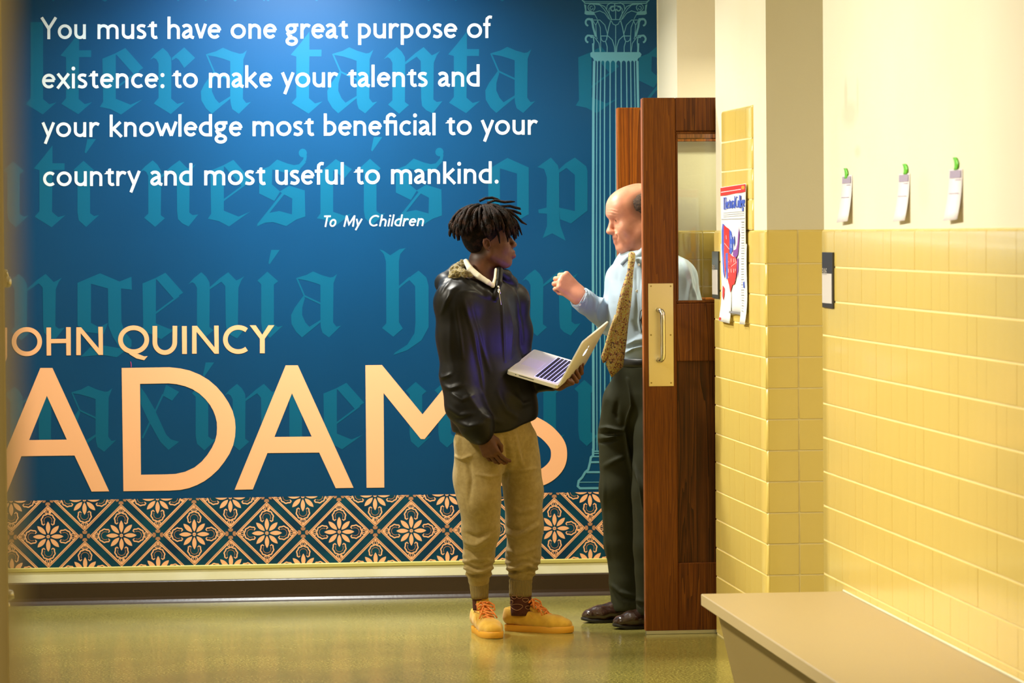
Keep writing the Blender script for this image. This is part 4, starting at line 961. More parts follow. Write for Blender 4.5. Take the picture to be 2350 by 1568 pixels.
def hand(S, wrist, fdir, back, side, size=1.0, curls=(0.6, 0.7, 0.8, 0.9), thumb=0.6, spread=0.05, wr=0.026):
    """side: unit vector-ish towards the thumb; fingers run along fdir, back = out of the back of the hand"""
    f = np.array(fdir, float); f /= np.linalg.norm(f); b = np.array(back, float); b -= f*(b@f); b /= np.linalg.norm(b)
    t = np.cross(b, f); t = t if t@np.array(side) > 0 else -t
    W = np.array(wrist, float); P = lambda x, y, z: W+size*(f*x+t*y+b*z)
    for y, xk in ((0.030, 0.088), (0.010, 0.092), (-0.010, 0.088), (-0.028, 0.078)):
        S.cap(P(0.005, y*0.55, 0), P(xk, y, 0.004), 0.017*size, 0.0125*size, 0.012*size)
    S.ell(P(0.045, 0.0, -0.006), np.array((0.045, 0.036, 0.014))*size, np.array([f, t, b]), 0.012*size)
    segs = ((0.042, 0.026, 0.021), (0.046, 0.029, 0.022), (0.043, 0.027, 0.021), (0.033, 0.021, 0.019))
    for i, ((y, xk), L) in enumerate(zip(((0.030, 0.088), (0.010, 0.092), (-0.010, 0.088), (-0.028, 0.078)), segs)):
        p = P(xk, y, 0.002); a = 0.0; d = f+t*spread*(1.5-i)
        d /= np.linalg.norm(d); r = (0.0092, 0.0095, 0.009, 0.0080)[i]*size
        for j, l in enumerate(L):
            a += curls[i]*((1.0, 1.15, 0.7)[j]); dd = d*math.cos(a)-b*math.sin(a); q = p+dd*l*size
            S.cap(p, q, r*(1-0.06*j), r*(0.94-0.07*j), 0.0035*size); p = q
    p0 = P(0.012, 0.022, -0.008); c = thumb
    p1 = P(0.045, 0.044-0.008*c, -0.014-0.012*c); p2 = P(0.078-0.006*c, 0.050-0.020*c, -0.018-0.020*c); p3 = P(0.100-0.012*c, 0.048-0.038*c, -0.020-0.024*c)
    S.cap(p0, p1, 0.017*size, 0.0125*size, 0.012*size); S.cap(p1, p2, 0.0115*size, 0.0105*size, 0.004*size); S.cap(p2, p3, 0.0105*size, 0.009*size, 0.004*size)
    S.cap(P(-0.03, 0, 0), P(0.012, 0, 0), wr*size, wr*0.95*size, 0.015*size, sq=(b, 0.75))
    return P
def tints(V, spots, base=None):
    A = np.zeros((len(V), 4)); 
    if base is not None: A[:] = base
    for c, r, R, col, soft in spots:
        q = ((V-np.array(c))@np.array(R).T)/np.array(r); d = np.sqrt((q*q).sum(1)); w = np.clip((1+soft-d)/(2*soft+1e-6), 0, 1)*col[3]
        A[:, :3] = A[:, :3]*(1-w[:, None])+np.array(col[:3])*w[:, None] if True else A[:, :3]
        A[:, 3] = np.maximum(A[:, 3], w)
    # colour only matters where alpha > 0
    return A
I3 = np.eye(3)
# ------------------------------------------------------------------ the boy with the laptop
M['skin_b'] = mat('brown_skin', (0.115, 0.040, 0.016, 1), 0.55, col2=(0.092, 0.031, 0.012, 1), nscale=40, sss=0.05, spec=0.35, tint=True)
M['hair_b'] = mat('black_brown_hair', (0.005, 0.003, 0.002, 1), 0.75, col2=(0.045, 0.018, 0.009, 1), nscale=45, lo=0.45, hi=0.8, bump=0.6, bscale=260, spec=0.12)
M['jacket'] = mat('black_nylon', (0.0045, 0.0038, 0.0032, 1), 0.44, bump=0.06, bscale=420, spec=0.20)
M['fleece'] = mat('olive_fleece', (0.24, 0.18, 0.045, 1), 0.95, col2=(0.12, 0.085, 0.02, 1), nscale=130, bump=1.0, bscale=170, sheen=0.4)
M['tee'] = mat('white_cotton', (0.80, 0.76, 0.66, 1), 0.8)
M['khaki'] = mat('khaki_cotton', (0.33, 0.235, 0.080, 1), 0.85, col2=(0.28, 0.195, 0.062, 1), nscale=60, bump=0.25, bscale=700, sheen=0.15)
def ribbed(name, col, sc):
    m = mat(name, col, 0.85); N = m.node_tree.nodes; L = m.node_tree.links; b = N['Principled BSDF']
    tc = N.new('ShaderNodeTexCoord'); w = N.new('ShaderNodeTexWave'); w.bands_direction = 'X'; w.inputs['Scale'].default_value = sc; w.inputs['Distortion'].default_value = 0.3
    bp = N.new('ShaderNodeBump'); bp.inputs['Strength'].default_value = 0.8; bp.inputs['Distance'].default_value = 0.003
    L.new(tc.outputs['Object'], w.inputs[0]); L.new(w.outputs[1], bp.inputs['Height']); L.new(bp.outputs[0], b.inputs['Normal'])
    rp = N.new('ShaderNodeValToRGB'); rp.color_ramp.elements[0].color = (col[0]*0.6, col[1]*0.6, col[2]*0.6, 1); rp.color_ramp.elements[1].color = col; L.new(w.outputs[1], rp.inputs[0]); L.new(rp.outputs[0], b.inputs['Base Color'])
    return m
M['rib'] = ribbed('khaki_ribbing', (0.31, 0.22, 0.078, 1), 55)
M['sock'] = mat('maroon_sock', (0.075, 0.016, 0.008, 1), 0.9, bump=0.3, bscale=500)
M['sockp'] = mat('tan_paisley_print', (0.38, 0.20, 0.10, 1), 0.9)
M['suede'] = mat('golden_suede', (0.76, 0.44, 0.04, 1), 0.85, col2=(0.66, 0.36, 0.025, 1), nscale=25, bump=0.2, bscale=600, sheen=0.3)
M['sole'] = mat('amber_rubber_sole', (0.84, 0.40, 0.03, 1), 0.5)
M['lace'] = mat('orange_lace', (0.90, 0.28, 0.05, 1), 0.7, bump=0.4, bscale=900)
M['silver'] = mat('zip_metal', (0.7, 0.68, 0.62, 1), 0.25, metal=1.0)
YBOY = 14.32; KB = YBOY/FPX
def PB(px, py, dy=0.0): return onY(px, py, YBOY+dy)
def rb(r): return r*KB
boy = empty('person', (PB(1150, 1460)[0], YBOY, 0), 'teenager in black jacket, khaki joggers and yellow sneakers holding an open laptop', 'person')

# skin: one continuous body under the clothes
S = Sculpt()
HO = PB(1115, 560, -0.01)
HP, HR = head(S, HO, (1.0, 0.06, 0.20), (-0.20, 0.0, 1.0), 0.98, True)
HR2 = ortho((1.0, 0.06, 0.05), (-0.05, 0, 1.0)); HP2 = lambda a, l, z: HO+HR2[0]*a+HR2[1]*l+HR2[2]*z
S.cap(PB(1096, 665, 0.0), PB(1106, 600, 0.0), rb(34), rb(31), 0.02, sq=((0, 1, 0), 1.0))
S.cap(PB(1100, 665, 0), PB(1106, 760, 0.02), rb(40), rb(38), 0.03); S.cap(PB(1106, 760, 0.02), PB(1130, 960, 0.01), rb(38), rb(50), 0.03)
sR, eR, wR = PB(1038, 700, -0.11), PB(1052, 860, -0.13), PB(1107, 1000, -0.19)
S.chain([PB(1090, 690, -0.02), sR, eR, wR], [rb(40), rb(32), rb(24), rb(17)], 0.02)
sL, eL, wL = PB(1180, 700, 0.13), PB(1183, 840, 0.15), PB(1282, 880, 0.0)
S.chain([PB(1130, 690, 0.02), sL, eL, wL], [rb(36), rb(22), rb(18), rb(14)], 0.02)
for hx, kx, ax, dy, da in ((1100, 1104, 1099, -0.06, 0.045), (1185, 1200, 1194, 0.07, 0.08)):
    S.chain([PB(1140+(hx-1140)*0.4, 985, dy*0.5), PB(hx, 1040, dy), PB(kx, 1210, (dy+da)/2), PB(ax, 1388, da)], [rb(55), rb(36), rb(27), rb(9)], 0.03)
hand(S, wR, PB(1117, 1050, -0.2)-PB(1103, 1000, -0.19)+np.array((0.02, 0, 0)), (-0.55, -0.8, 0.1), (0.75, -0.5, 0.1), 0.92, (0.42, 0.5, 0.55, 0.6), 0.4)
# left hand under the hinge, fingertips up behind the lid
S.ell(PB(1306, 871, -0.02), (0.030, 0.050, 0.017), ortho((1, 0.3, 0.18), (0, 0, 1)), 0.015)
S.cap(wL, PB(1304, 872, -0.03), rb(16), rb(14), 0.02)
for (a, b_, c) in (((1309, 874, -0.075), (1313, 879, -0.085), (1303, 874, -0.10)), ((1316, 868, -0.02), (1328, 866, -0.025), (1322, 851, -0.035)),
                 ((1320, 862, 0.02), (1334, 856, 0.015), (1332, 842, 0.0)), ((1322, 856, 0.05), (1334, 848, 0.05), (1336, 836, 0.03)), ((1312, 872, -0.045), (1323, 875, -0.055), (1316, 863, -0.065))):
    a = (a[0], a[1], a[2]-0.03); b_ = (b_[0], b_[1], b_[2]-0.03); c = (c[0], c[1], c[2]-0.03); S.cap(PB(*a), PB(*b_), 0.0105, 0.0098, 0.008); S.cap(PB(*b_), PB(*c), 0.0098, 0.0082, 0.003)
V, F = S.mesh(0.0032)
lip = (0.22, 0.055, 0.05, 0.9); dark = (0.012, 0.006, 0.004, 0.95)
sp = [(HP(0.098, 0, -0.0550), (0.016, 0.024, 0.0065), HR, lip, 0.3), (HP(0.097, 0, -0.070), (0.016, 0.022, 0.0080), HR, (0.30, 0.07, 0.07, 0.95), 0.3),
      (HP(0.100, 0, -0.0445), (0.012, 0.020, 0.0045), HR, (0.03, 0.012, 0.008, 0.8), 0.5)]
for l in (-1, 1):
    sp += [(HP(0.088, l*0.030, 0.034), (0.014, 0.020, 0.0045), HR, dark, 0.3), (HP(0.0855, l*0.031, 0.009), (0.004, 0.006, 0.006), HR, (0.01, 0.006, 0.004, 1), 0.15), (HP(0.078, l*0.031, 0.009), (0.008, 0.011, 0.006), HR, (0.55, 0.5, 0.45, 1), 0.1)]
sp.append((HP(-0.055, 0, -0.012), (0.075, 0.085, 0.055), HR, (0.02, 0.010, 0.007, 0.75), 0.25))
mesh_obj('body', V, F, M['skin_b'], boy, True, attr=tints(V, sp))

# hair: a cap of hair with locks falling from the crown
hair_s = Sculpt(); hair_s.ell(HP2(-0.008, 0, 0.056), (0.092, 0.082, 0.090), HR2, 0.02); hair_s.ell(HP2(0.030, 0, 0.085), (0.058, 0.068, 0.050), HR2, 0.02); hair_s.ell(HP2(-0.040, 0, 0.014), (0.044, 0.058, 0.050), HR2, 0.02)
V, F = hair_s.mesh(0.004)
hair = mesh_obj('hair', V, F, M['hair_b'], boy, True, label='short black dreadlocks')
rng = np.random.RandomState(5)
crown = np.array((-0.010, 0.0, 0.128))
def lock(dirx, diry, root, L, lift, r, name='lock'):
    """root: fraction from crown to hairline; direction in head frame"""
    d = np.array((dirx, diry)); d /= np.linalg.norm(d); ln = 0.118
    # follow the scalp ellipse outwards from the crown, then hang free
    def scalp(t, out):
        a = t*1.75; c = np.array((-0.008, 0, 0.054)); rr = np.array((0.098, 0.088, 0.094))+out
        v = np.array((math.sin(a)*d[0], math.sin(a)*d[1], math.cos(a))); return c+rr*v
    pts = []; n = 9; t0 = root; p = scalp(t0, -0.004)
    for i in range(n):
        s = i/(n-1); t = t0+s*L/0.16
        q = scalp(min(t, 1.05), 0.004+0.012*math.sin(min(1, s*1.3)*math.pi/2)+lift*s)
        if t > 1.05: q = q+np.array((d[0]*0.004, d[1]*0.004, -1))*((t-1.05)*0.16)*np.array((1, 1, 1))
        q = q+rng.normal(0, 0.0016, 3); pts.append(HP2(*q))
    rs = [r*(0.75+0.35*math.sin(min(1, i/3)*math.pi/2)+0.12*rng.randn()*0.5)*(1 if i < n-1 else 0.35) for i in range(n)]
    mb = MB().tube(pts, rs, 7); return mb.obj(name, M['hair_b'], hair, smooth=True)
for i in range(190):
    a = rng.uniform(0, 2*math.pi); root = rng.choice([0.05, 0.2, 0.38, 0.55])+rng.uniform(-0.04, 0.06)
    front = math.cos(a)
    L = rng.uniform(0.075, 0.105) if root < 0.5 else rng.uniform(0.045, 0.07)
    if root < 0.15: L += 0.03
    if front > 0.55: L = min(L*1.15, 0.185-root*0.16)*0.97
    lift = rng.uniform(-0.002, 0.012)+(0.012 if abs(front) > 0.6 else 0)
    lock(math.cos(a), math.sin(a), root, L, lift, rng.uniform(0.0044, 0.0066))
def free_lock(pts, r):
    mb = MB().tube([PB(x, y, dy) for x, y, dy in pts], [r*0.9, r, r, r*0.9, r*0.4][:len(pts)], 7); mb.obj('lock', M['hair_b'], hair, smooth=True)
for pts in ([(1118,466,-.03),(1136,460,-.03),(1158,464,-.03),(1172,463,-.03),(1182,463,-.03)], [(1100,462,-.02),(1114,455,-.02),(1130,454,-.02),(1142,458,-.02),(1150,462,-.02)],
            [(1150,474,-.03),(1170,473,-.03),(1184,477,-.03),(1193,479,-.03),(1195,481,-.03)], [(1150,480,-.04),(1172,486,-.04),(1186,498,-.04),(1198,510,-.04),(1209,516,-.04)],
            [(1150,484,-.02),(1170,492,-.02),(1184,506,-.02),(1192,524,-.02),(1198,540,-.02)], [(1146,486,-.05),(1164,500,-.05),(1174,516,-.06),(1179,532,-.06),(1181,545,-.06)],
            [(1140,490,-.06),(1152,506,-.07),(1160,526,-.08),(1164,542,-.08),(1166,556,-.08)], [(1130,490,-.07),(1138,510,-.085),(1142,530,-.09),(1145,545,-.09),(1147,559,-.09)],
            [(1160,480,-.0),(1178,484,-.0),(1188,488,0),(1194,490,0),(1196,493,0)], [(1150,490,.02),(1170,505,.02),(1182,520,.02),(1188,530,.02),(1190,543,.02)],
            [(1070,478,-.05),(1052,496,-.06),(1044,515,-.06),(1042,535,-.06),(1044,549,-.06)], [(1078,474,-.06),(1058,500,-.08),(1050,520,-.08),(1049,540,-.08),(1051,553,-.08)],
            [(1062,484,-.03),(1046,500,-.03),(1041,520,-.03),(1041,540,-.03),(1043,548,-.03)], [(1154,500,-.04),(1168,514,-.05),(1176,528,-.05),(1182,538,-.05),(1184,548,-.05)]):
    free_lock(pts, 0.0056)

# jacket
J = Sculpt(); k = 0.03
tw = ortho((0.70, -0.72, 0), (0, 0, 1)); sq = (tw[0], 0.66)
J.chain([PB(1110, 722, 0), PB(1109, 760, 0.005), PB(1108, 835, 0.015), PB(1128, 905, 0.01), PB(1135, 945, 0.0), PB(1136, 1000, 0)], [rb(88), rb(93), rb(95), rb(110), rb(117), rb(112)], 0.04, sq)
J.half(PB(1150, 990, 0), (0.33, 0.0, -1.0), 0.012); J.half(PB(1100, 990, 0), (0, 0, -1.0), 0.012)
J.chain([PB(1092, 676, -0.04), PB(1046, 694, -0.12)], [rb(40), rb(46)], 0.04); J.chain([PB(1130, 672, 0.03), PB(1176, 690, 0.12)], [rb(36), rb(38)], 0.04)
J.chain([PB(1047, 694, -0.11), PB(1047, 770, -0.11), PB(1053, 862, -0.13)], [rb(43), rb(42), rb(40)], 0.05)
J.chain([PB(1050, 862, -0.13), PB(1066, 930, -0.16), PB(1095, 978, -0.19), PB(1104, 993, -0.195)], [rb(41), rb(43), rb(38), rb(28)], 0.02)
J.chain([PB(1176, 690, 0.12), PB(1184, 760, 0.15), PB(1184, 838, 0.15)], [rb(38), rb(37), rb(36)], 0.03)
J.chain([PB(1186, 846, 0.14), PB(1236, 876, 0.06), PB(1268, 882, 0.02)], [rb(34), rb(22), rb(16)], 0.02)
# hood lying behind the neck, standing collar in front
J.chain([PB(1030, 658, -0.09), PB(1022, 650, -0.02), PB(1050, 624, 0.03), PB(1096, 620, 0.07)], [rb(21), rb(23), rb(18), rb(15)], 0.015)
J.chain([PB(1030, 657, -0.09), PB(1060, 656, -0.11), PB(1088, 662, -0.115), PB(1114, 674, -0.105), PB(1132, 684, -0.095)], [rb(22), rb(19), rb(13), rb(9), rb(6)], 0.012)
J.chain([PB(1137, 682, -0.10), PB(1145, 650, -0.08), PB(1147, 620, -0.05)], [rb(7), rb(7.5), rb(6.5)], 0.008)
J.chain([PB(1147, 622, -0.04), PB(1160, 632, 0.01), PB(1172, 650, 0.06)], [rb(7), rb(13), rb(16)], 0.012)
J.half(PB(1130, 986, 0), (0.12, 0.0, -1.0), 0.02) if False else None
# hollow neck
J.cap(PB(1098, 660, -0.02), PB(1106, 570, 0.0), rb(34), rb(42), 0.010, True)
V, F = J.mesh(0.0042)
V = relax(V, F, 1, 0.4)
FL = [([(1018,700),(1030,668),(1050,655)],5,.004), ([(1010,720),(1022,690),(1034,672)],3.5,.004), ([(1000,850),(1012,866),(1030,858)],4,.006), ([(1003,880),(1030,890),(1060,880)],5,.005),
      ([(1060,690),(1082,760),(1100,850),(1106,900)],5,.005), ([(1078,700),(1100,780),(1122,850)],5,.004), ([(1040,700),(1050,760),(1058,820)],4,.004), ([(1030,720),(1030,800),(1036,850)],5,.003),
      ([(1020,930),(1050,950),(1085,945)],5,.005), ([(1040,965),(1070,975),(1100,968)],5,.005), ([(1030,900),(1055,915),(1080,905)],4,.004), ([(1150,670),(1156,760),(1160,830)],2.6,.004),
      ([(1168,690),(1180,750),(1176,820)],4,.004), ([(1190,680),(1205,740),(1212,790)],4,.004), ([(1140,900),(1160,940),(1190,960)],6,.004), ([(1170,900),(1200,930),(1225,925)],6,.004),
      ([(1066,900),(1100,950),(1150,970)],6,.004), ([(1022,645),(1010,660),(1004,672)],2.4,.003), ([(1036,640),(1020,660),(1010,676)],2.4,.003), ([(1186,660),(1196,690),(1202,715)],3,.003),
      ([(1060,668),(1090,672),(1120,684)],4,.003)]
FL = [(p, w_*1.1, a_*1.4) for p, w_, a_ in FL]
V = folds(V, F, FL, YBOY-0.12); V = wrinkle(V, F, 0.004, 14, 3.1, (1, 1, 0.5))
mesh_obj('jacket', V, F, M['jacket'], boy, True)
# hood lining, t-shirt collar, zip
hl = Sculpt(); hl.chain([PB(1036, 642, -0.10), PB(1046, 622, -0.085), PB(1060, 606, -0.05)], [rb(10), rb(13), rb(9)], 0.01); hl.chain([PB(1046, 630, -0.105), PB(1066, 628, -0.115), PB(1082, 632, -0.118)], [rb(11), rb(9), rb(5)], 0.01)
V, F = hl.mesh(0.0032); V = wrinkle(V, F, 0.006, 90, 1.0); mesh_obj('hood_lining', V, F, M['fleece'], boy, True)
tc_ = Sculpt(); tc_.chain([PB(1069, 600, -0.055), PB(1078, 616, -0.085), PB(1098, 634, -0.098), PB(1120, 648, -0.10), PB(1131, 656, -0.092), PB(1136, 640, -0.075), PB(1138, 618, -0.055)], [rb(6), rb(7), rb(7), rb(6), rb(4.5), rb(3.4), rb(3)], 0.004)
V, F = tc_.mesh(0.0026); mesh_obj('shirt_collar', V, F, M['tee'], boy, True)
z = MB().tube([PB(1142, 664, -0.145), PB(1146, 676, -0.15), PB(1150, 700, -0.155)], 0.0016, 6); z.tube([PB(1143, 656, -0.15), PB(1144.5, 662, -0.152)], 0.004, 8); z.tube([PB(1144.5, 662, -0.153), PB(1147, 674, -0.156)], [0.0028, 0.004], 8)
z.obj('zip_pull', M['silver'], boy, smooth=True)

# trousers
T = Sculpt()
T.chain([PB(1138, 950, 0), PB(1140, 1000, 0)], [rb(92), rb(92)], 0.03, (tw[0], 0.72))
T.chain([PB(1098, 1015, -0.055), PB(1100, 1140, -0.075), PB(1104, 1215, -0.05), PB(1098, 1280, 0.0), PB(1099, 1305, 0.02)], [rb(57), rb(48), rb(43), rb(36), rb(33)], 0.02)
T.chain([PB(1099, 1305, 0.02), PB(1099, 1332, 0.035)], [rb(31), rb(24)], 0.008)
T.chain([PB(1185, 1015, 0.045), PB(1202, 1130, 0.07), PB(1204, 1210, 0.07), PB(1199, 1280, 0.08), PB(1197, 1305, 0.08)], [rb(52), rb(44), rb(43), rb(38), rb(35)], 0.02)
T.chain([PB(1197, 1305, 0.08), PB(1196, 1332, 0.08)], [rb(32), rb(25)], 0.008)
T.ell(PB(1057, 1090, -0.05), (rb(18), rb(34), rb(52)), None, 0.02)
V, F = T.mesh(0.0045)
FT = [([(1040,1046),(1060,1052),(1078,1044)],3,.006), ([(1052,990),(1050,1020),(1054,1045)],4,.006), ([(1070,1060),(1078,1100),(1072,1150)],5,-.006), ([(1064,1242),(1090,1248),(1120,1232)],5,.008), ([(1066,1224),(1092,1232),(1132,1214)],4,-.006),
      ([(1062,1262),(1084,1270),(1128,1262)],4,-.005), ([(1160,1225),(1190,1236),(1240,1210)],5,.007), ([(1162,1212),(1196,1222),(1238,1200)],4,-.005), ([(1162,1300),(1190,1312),(1230,1300)],5,.010), ([(1164,1316),(1190,1322),(1224,1316)],3.5,-.008),
      ([(1064,1308),(1090,1314),(1128,1304)],5,.010), ([(1068,1322),(1092,1328),(1122,1318)],3.5,-.008), ([(1155,1000),(1168,1060),(1160,1130)],6,-.010), ([(1180,990),(1186,1030),(1200,1070)],5,.006), ([(1085,1085),(1120,1092),(1160,1090)],3,.003),
      ([(1170,1080),(1200,1082),(1240,1078)],3,.003), ([(1110,1010),(1130,1060),(1150,1110)],6,.005), ([(1168,1160),(1200,1180),(1235,1170)],5,.004), ([(1070,1290),(1092,1284),(1126,1286)],4,.005), ([(1166,1268),(1196,1276),(1236,1262)],4,.005)]
FT = [(p, w_*1.15, a_*1.7) for p, w_, a_ in FT]
V = folds(V, F, FT, YBOY-0.08); V = wrinkle(V, F, 0.006, 11, 8.0)
qx, qy = proj(V); wz = np.exp(-((qy-1306)/20)**2); V = V+vnormals(V, F)*(wz*0.0045*np.sin((qy+5*np.sin(qx*0.09)+(qx > 1150)*7)*2*math.pi/15))[:, None]
mesh_obj('joggers', V, F, M['khaki'], boy, True)
for (x0, y0, x1, y1, dy, r0, r1) in ((1099,1328,1101,1374,0.04,24.5,19.5), (1195,1330,1194,1368,0.08,27,26.5)):
    P0, P1 = PB(x0, y0, dy), PB(x1, y1, dy); prof = []; L = np.linalg.norm(P1-P0)
    for j in range(9): prof.append((L*j/8, rb(r0+(r1-r0)*j/8)*(1+0.02*math.sin(j*2.2))))
    prof.append((L-0.001, rb(r1*0.9))); MB().lathe(prof, P0, P1-P0, 36).obj('ribbed_cuff', M['rib'], boy, smooth=True)
# socks
for (x0, y0, x1, y1, dy, r0, r1) in ((1098,1366,1100,1400,0.045,15,15), (1195,1362,1196,1412,0.08,25.5,24)):
    P0, P1 = PB(x0, y0, dy), PB(x1, y1, dy); L = np.linalg.norm(P1-P0)
    MB().lathe([(L*j/6, rb(r0+(r1-r0)*j/6)) for j in range(7)], P0, P1-P0, 28).obj('sock', M['sock'], boy, smooth=True)
    if x0 > 1150:
        pm = MB()
        for cx, cy, w, h in ((1186,1394,13,7), (1180,1371,6,4), (1206,1378,7,4.5), (1192,1370,7,4), (1172,1383,5,5), (1212,1395,6,4)):
            ring = []
            for a in np.linspace(0, 2*math.pi, 16):
                x = cx+w*math.cos(a)*(1-0.35*math.sin(a)); y = cy+h*math.sin(a); q = (x-1195.5)/26.5
                if abs(q) < 0.97: ring.append(PB(x, y, dy-rb(26.2)*math.sqrt(max(0, 1-q*q))-0.0008))
            if len(ring) > 3: pm.tube(ring, 0.0011, 5)
        pm.obj('paisley_print', M['sockp'], boy)

def sneaker(heel, toe, label, tongue_h=0.0):
    """low sneaker: sole, suede upper, tongue, laces. heel, toe: ground points"""
    heel = np.array(heel, float); toe = np.array(toe, float); f = toe-heel; L = np.linalg.norm(f); f /= L; up = np.array((0, 0, 1.0)); l = np.cross(up, f)
    P = lambda x, y, z: heel+f*x*L+l*y+up*z
    t = empty('sneaker', heel+f*L*0.5, parent=boy)
    hw = lambda s: np.interp(s, [0, .04, .12, .3, .5, .66, .8, .9, .96, 1.0], [.012, .028, .034, .036, .042, .049, .047, .038, .027, .008])
    ss = np.array([0, .015, .04, .08, .14, .22, .3, .4, .5, .6, .7, .78, .85, .9, .94, .97, .99, 1.0])
    mb = MB(); rings = [(0.0, 0.95), (0.004, 0.985), (0.012, 0.995), (0.023, 1.0), (0.0255, 0.97)]
    ol = [(s, hw(s)) for s in ss]+[(s, -hw(s)) for s in ss[::-1][1:-1]]; n = len(ol)
    V = []
    for z_, g in rings: V += [P(0.5+(s-0.5)*(1+(g-1)*0.45), y*g, z_+(0.012*max(0, s-0.86)**1.0)) for s, y in ol]
    Fm = [(j*n+i, j*n+(i+1) % n, (j+1)*n+(i+1) % n, (j+1)*n+i) for j in range(len(rings)-1) for i in range(n)]
    Fm += [tuple(range(n))[::-1], tuple((len(rings)-1)*n+i for i in range(n))]
    smooth_angle(mb.add(V, Fm).obj('sole', M['sole'], t), 50)
    U = Sculpt(); R = np.array([f, l, up])
    U.chain([P(.10, 0, .052), P(.32, 0, .046), P(.52, 0, .040), P(.72, 0, .034), P(.86, 0, .030)], [.032, .035, .040, .0445, .036], 0.02, (up, 0.80))
    U.chain([P(.09, 0, .055), P(.10, 0, .078)], [.029, .030], 0.02); U.chain([P(.12, 0, .070), P(.34, 0, .064)], [.032, .034], 0.02)
    U.cap(P(.36, 0, .066), P(.62, 0, .046), .029, .026, .015)
    U.half(P(0, 0, .022), (0, 0, -1), 0.002)
    U.half(P(.16, 0, .091), up*1.0+f*0.12, 0.004)
    U.ell(P(.19, 0, .105), (.056, .026, .045), R, 0.006, True)
    V, Fq = U.mesh(0.0028); mesh_obj('upper', V, Fq, M['suede'], t, True)
    seam = MB()
    for s_ in (1, -1):
        seam.tube([P(.70, s_*.030, .060), P(.735, s_*.015, .0655), P(.745, 0, .067)], 0.0011, 5); seam.tube([P(.42, s_*.036, .072), P(.50, s_*.041, .050), P(.52, s_*.0445, .036)], 0.0011, 5)
    seam.obj('stitching', M['sole'], t)
    tg = Sculpt(); tg.chain([P(.62, 0, .066), P(.45, 0, .083), P(.335, 0, .105+tongue_h*0.6), P(.29, 0, .128+tongue_h)], [.012, .019, .024, .026], 0.01, (ortho(f, up)[0]*0.8+up*0.5, 0.25))
    V, Fq = tg.mesh(0.0028); mesh_obj('tongue', V, Fq, M['suede'], t, True)
    nrm = f*0.62+up*0.78
    ba = P(.322, 0, .112+tongue_h*0.8)+nrm*0.0075; 
    mb = MB(); tup = up*0.8-f*0.6; mb.add([ba-l*.013-tup*.016, ba+l*.013-tup*.016, ba+l*.013+tup*.016, ba-l*.013+tup*.016], [(0, 1, 2, 3)]); q = mb.obj('tongue_label', mat('pale_label', (0.85, 0.62, 0.32, 1), 0.7), t); q.modifiers.new('t', 'SOLIDIFY').thickness = 0.0012
    lc = MB()
    for j in range(6):
        s0 = .655-.052*j; zz = .0665+.0098*j+0.0015*j*(j > 3); w = .017+.0022*j
        pts = [P(s0+(.012 if (y > 0) == (j % 2 == 0) else -.014), y, zz+0.004-abs(y)*0.32+0.003) for y in np.linspace(-w*1.25, w*1.25, 7)]
        lc.tube(pts, [0.0036]*7, 7)
        if j < 5: lc.tube([P(s0-.005, w*1.1, zz), P(s0-.03, -w*0.6, zz+.012)], 0.0034, 6)
    for sg in (1, -1):
        lc.tube([P(.39, 0, .118), P(.42, sg*.018, .130), P(.47, sg*.034, .118), P(.49, sg*.036, .098), P(.45, sg*.020, .100), P(.40, 0, .116)], 0.0034, 7)
        lc.tube([P(.40, 0, .116), P(.47, sg*.012, .108), P(.56, sg*.026, .090), P(.60, sg*.036, .070)], 0.0032, 7)
    lc.obj('laces', M['lace'], t, smooth=True)
    return t
sneaker((1.290, 14.44, 0), (1.337, 14.135, 0), '', 0.012)
sneaker((1.404, 14.45, 0), (1.662, 14.30, 0), '')

# ------------------------------------------------------------------ laptop
M['alum'] = mat('laptop_aluminium', (0.78, 0.74, 0.66, 1), 0.36, metal=0.25)
M['key'] = mat('black_keys', (0.012, 0.011, 0.012, 1), 0.4)
M['keylight'] = mat('keyboard_backlight', (0.5, 0.5, 0.9, 1), 0.5, emit=(0.45, 0.42, 1.0, 1), estr=1.2)
M['screen'] = mat('lit_screen', (0.02, 0.02, 0.05, 1), 0.2, emit=(0.20, 0.12, 1.0, 1), estr=7.5)
M['logo'] = mat('lit_logo', (0.9, 0.9, 1.0, 1), 0.3, emit=(0.9, 0.9, 1.0, 1), estr=2.2)
p1, p4 = PB(1163.5, 850, -0.135), PB(1283.5, 882, -0.195)
p2 = PB(1225.5, 801, 0.16)
wv = (p2-p1); wd = np.linalg.norm(wv); wv /= wd
dv = (p4-p1); dv -= wv*(dv@wv); dd_ = np.linalg.norm(dv); dv /= dd_; nv = np.cross(dv, wv); nv = nv if nv[2] > 0 else -nv
lap = empty('laptop', p1, 'silver laptop lying open on the teenager\'s forearm, screen turned towards him', 'laptop')
BL = lambda a, b_, c: p1+dv*a+wv*b_+nv*c
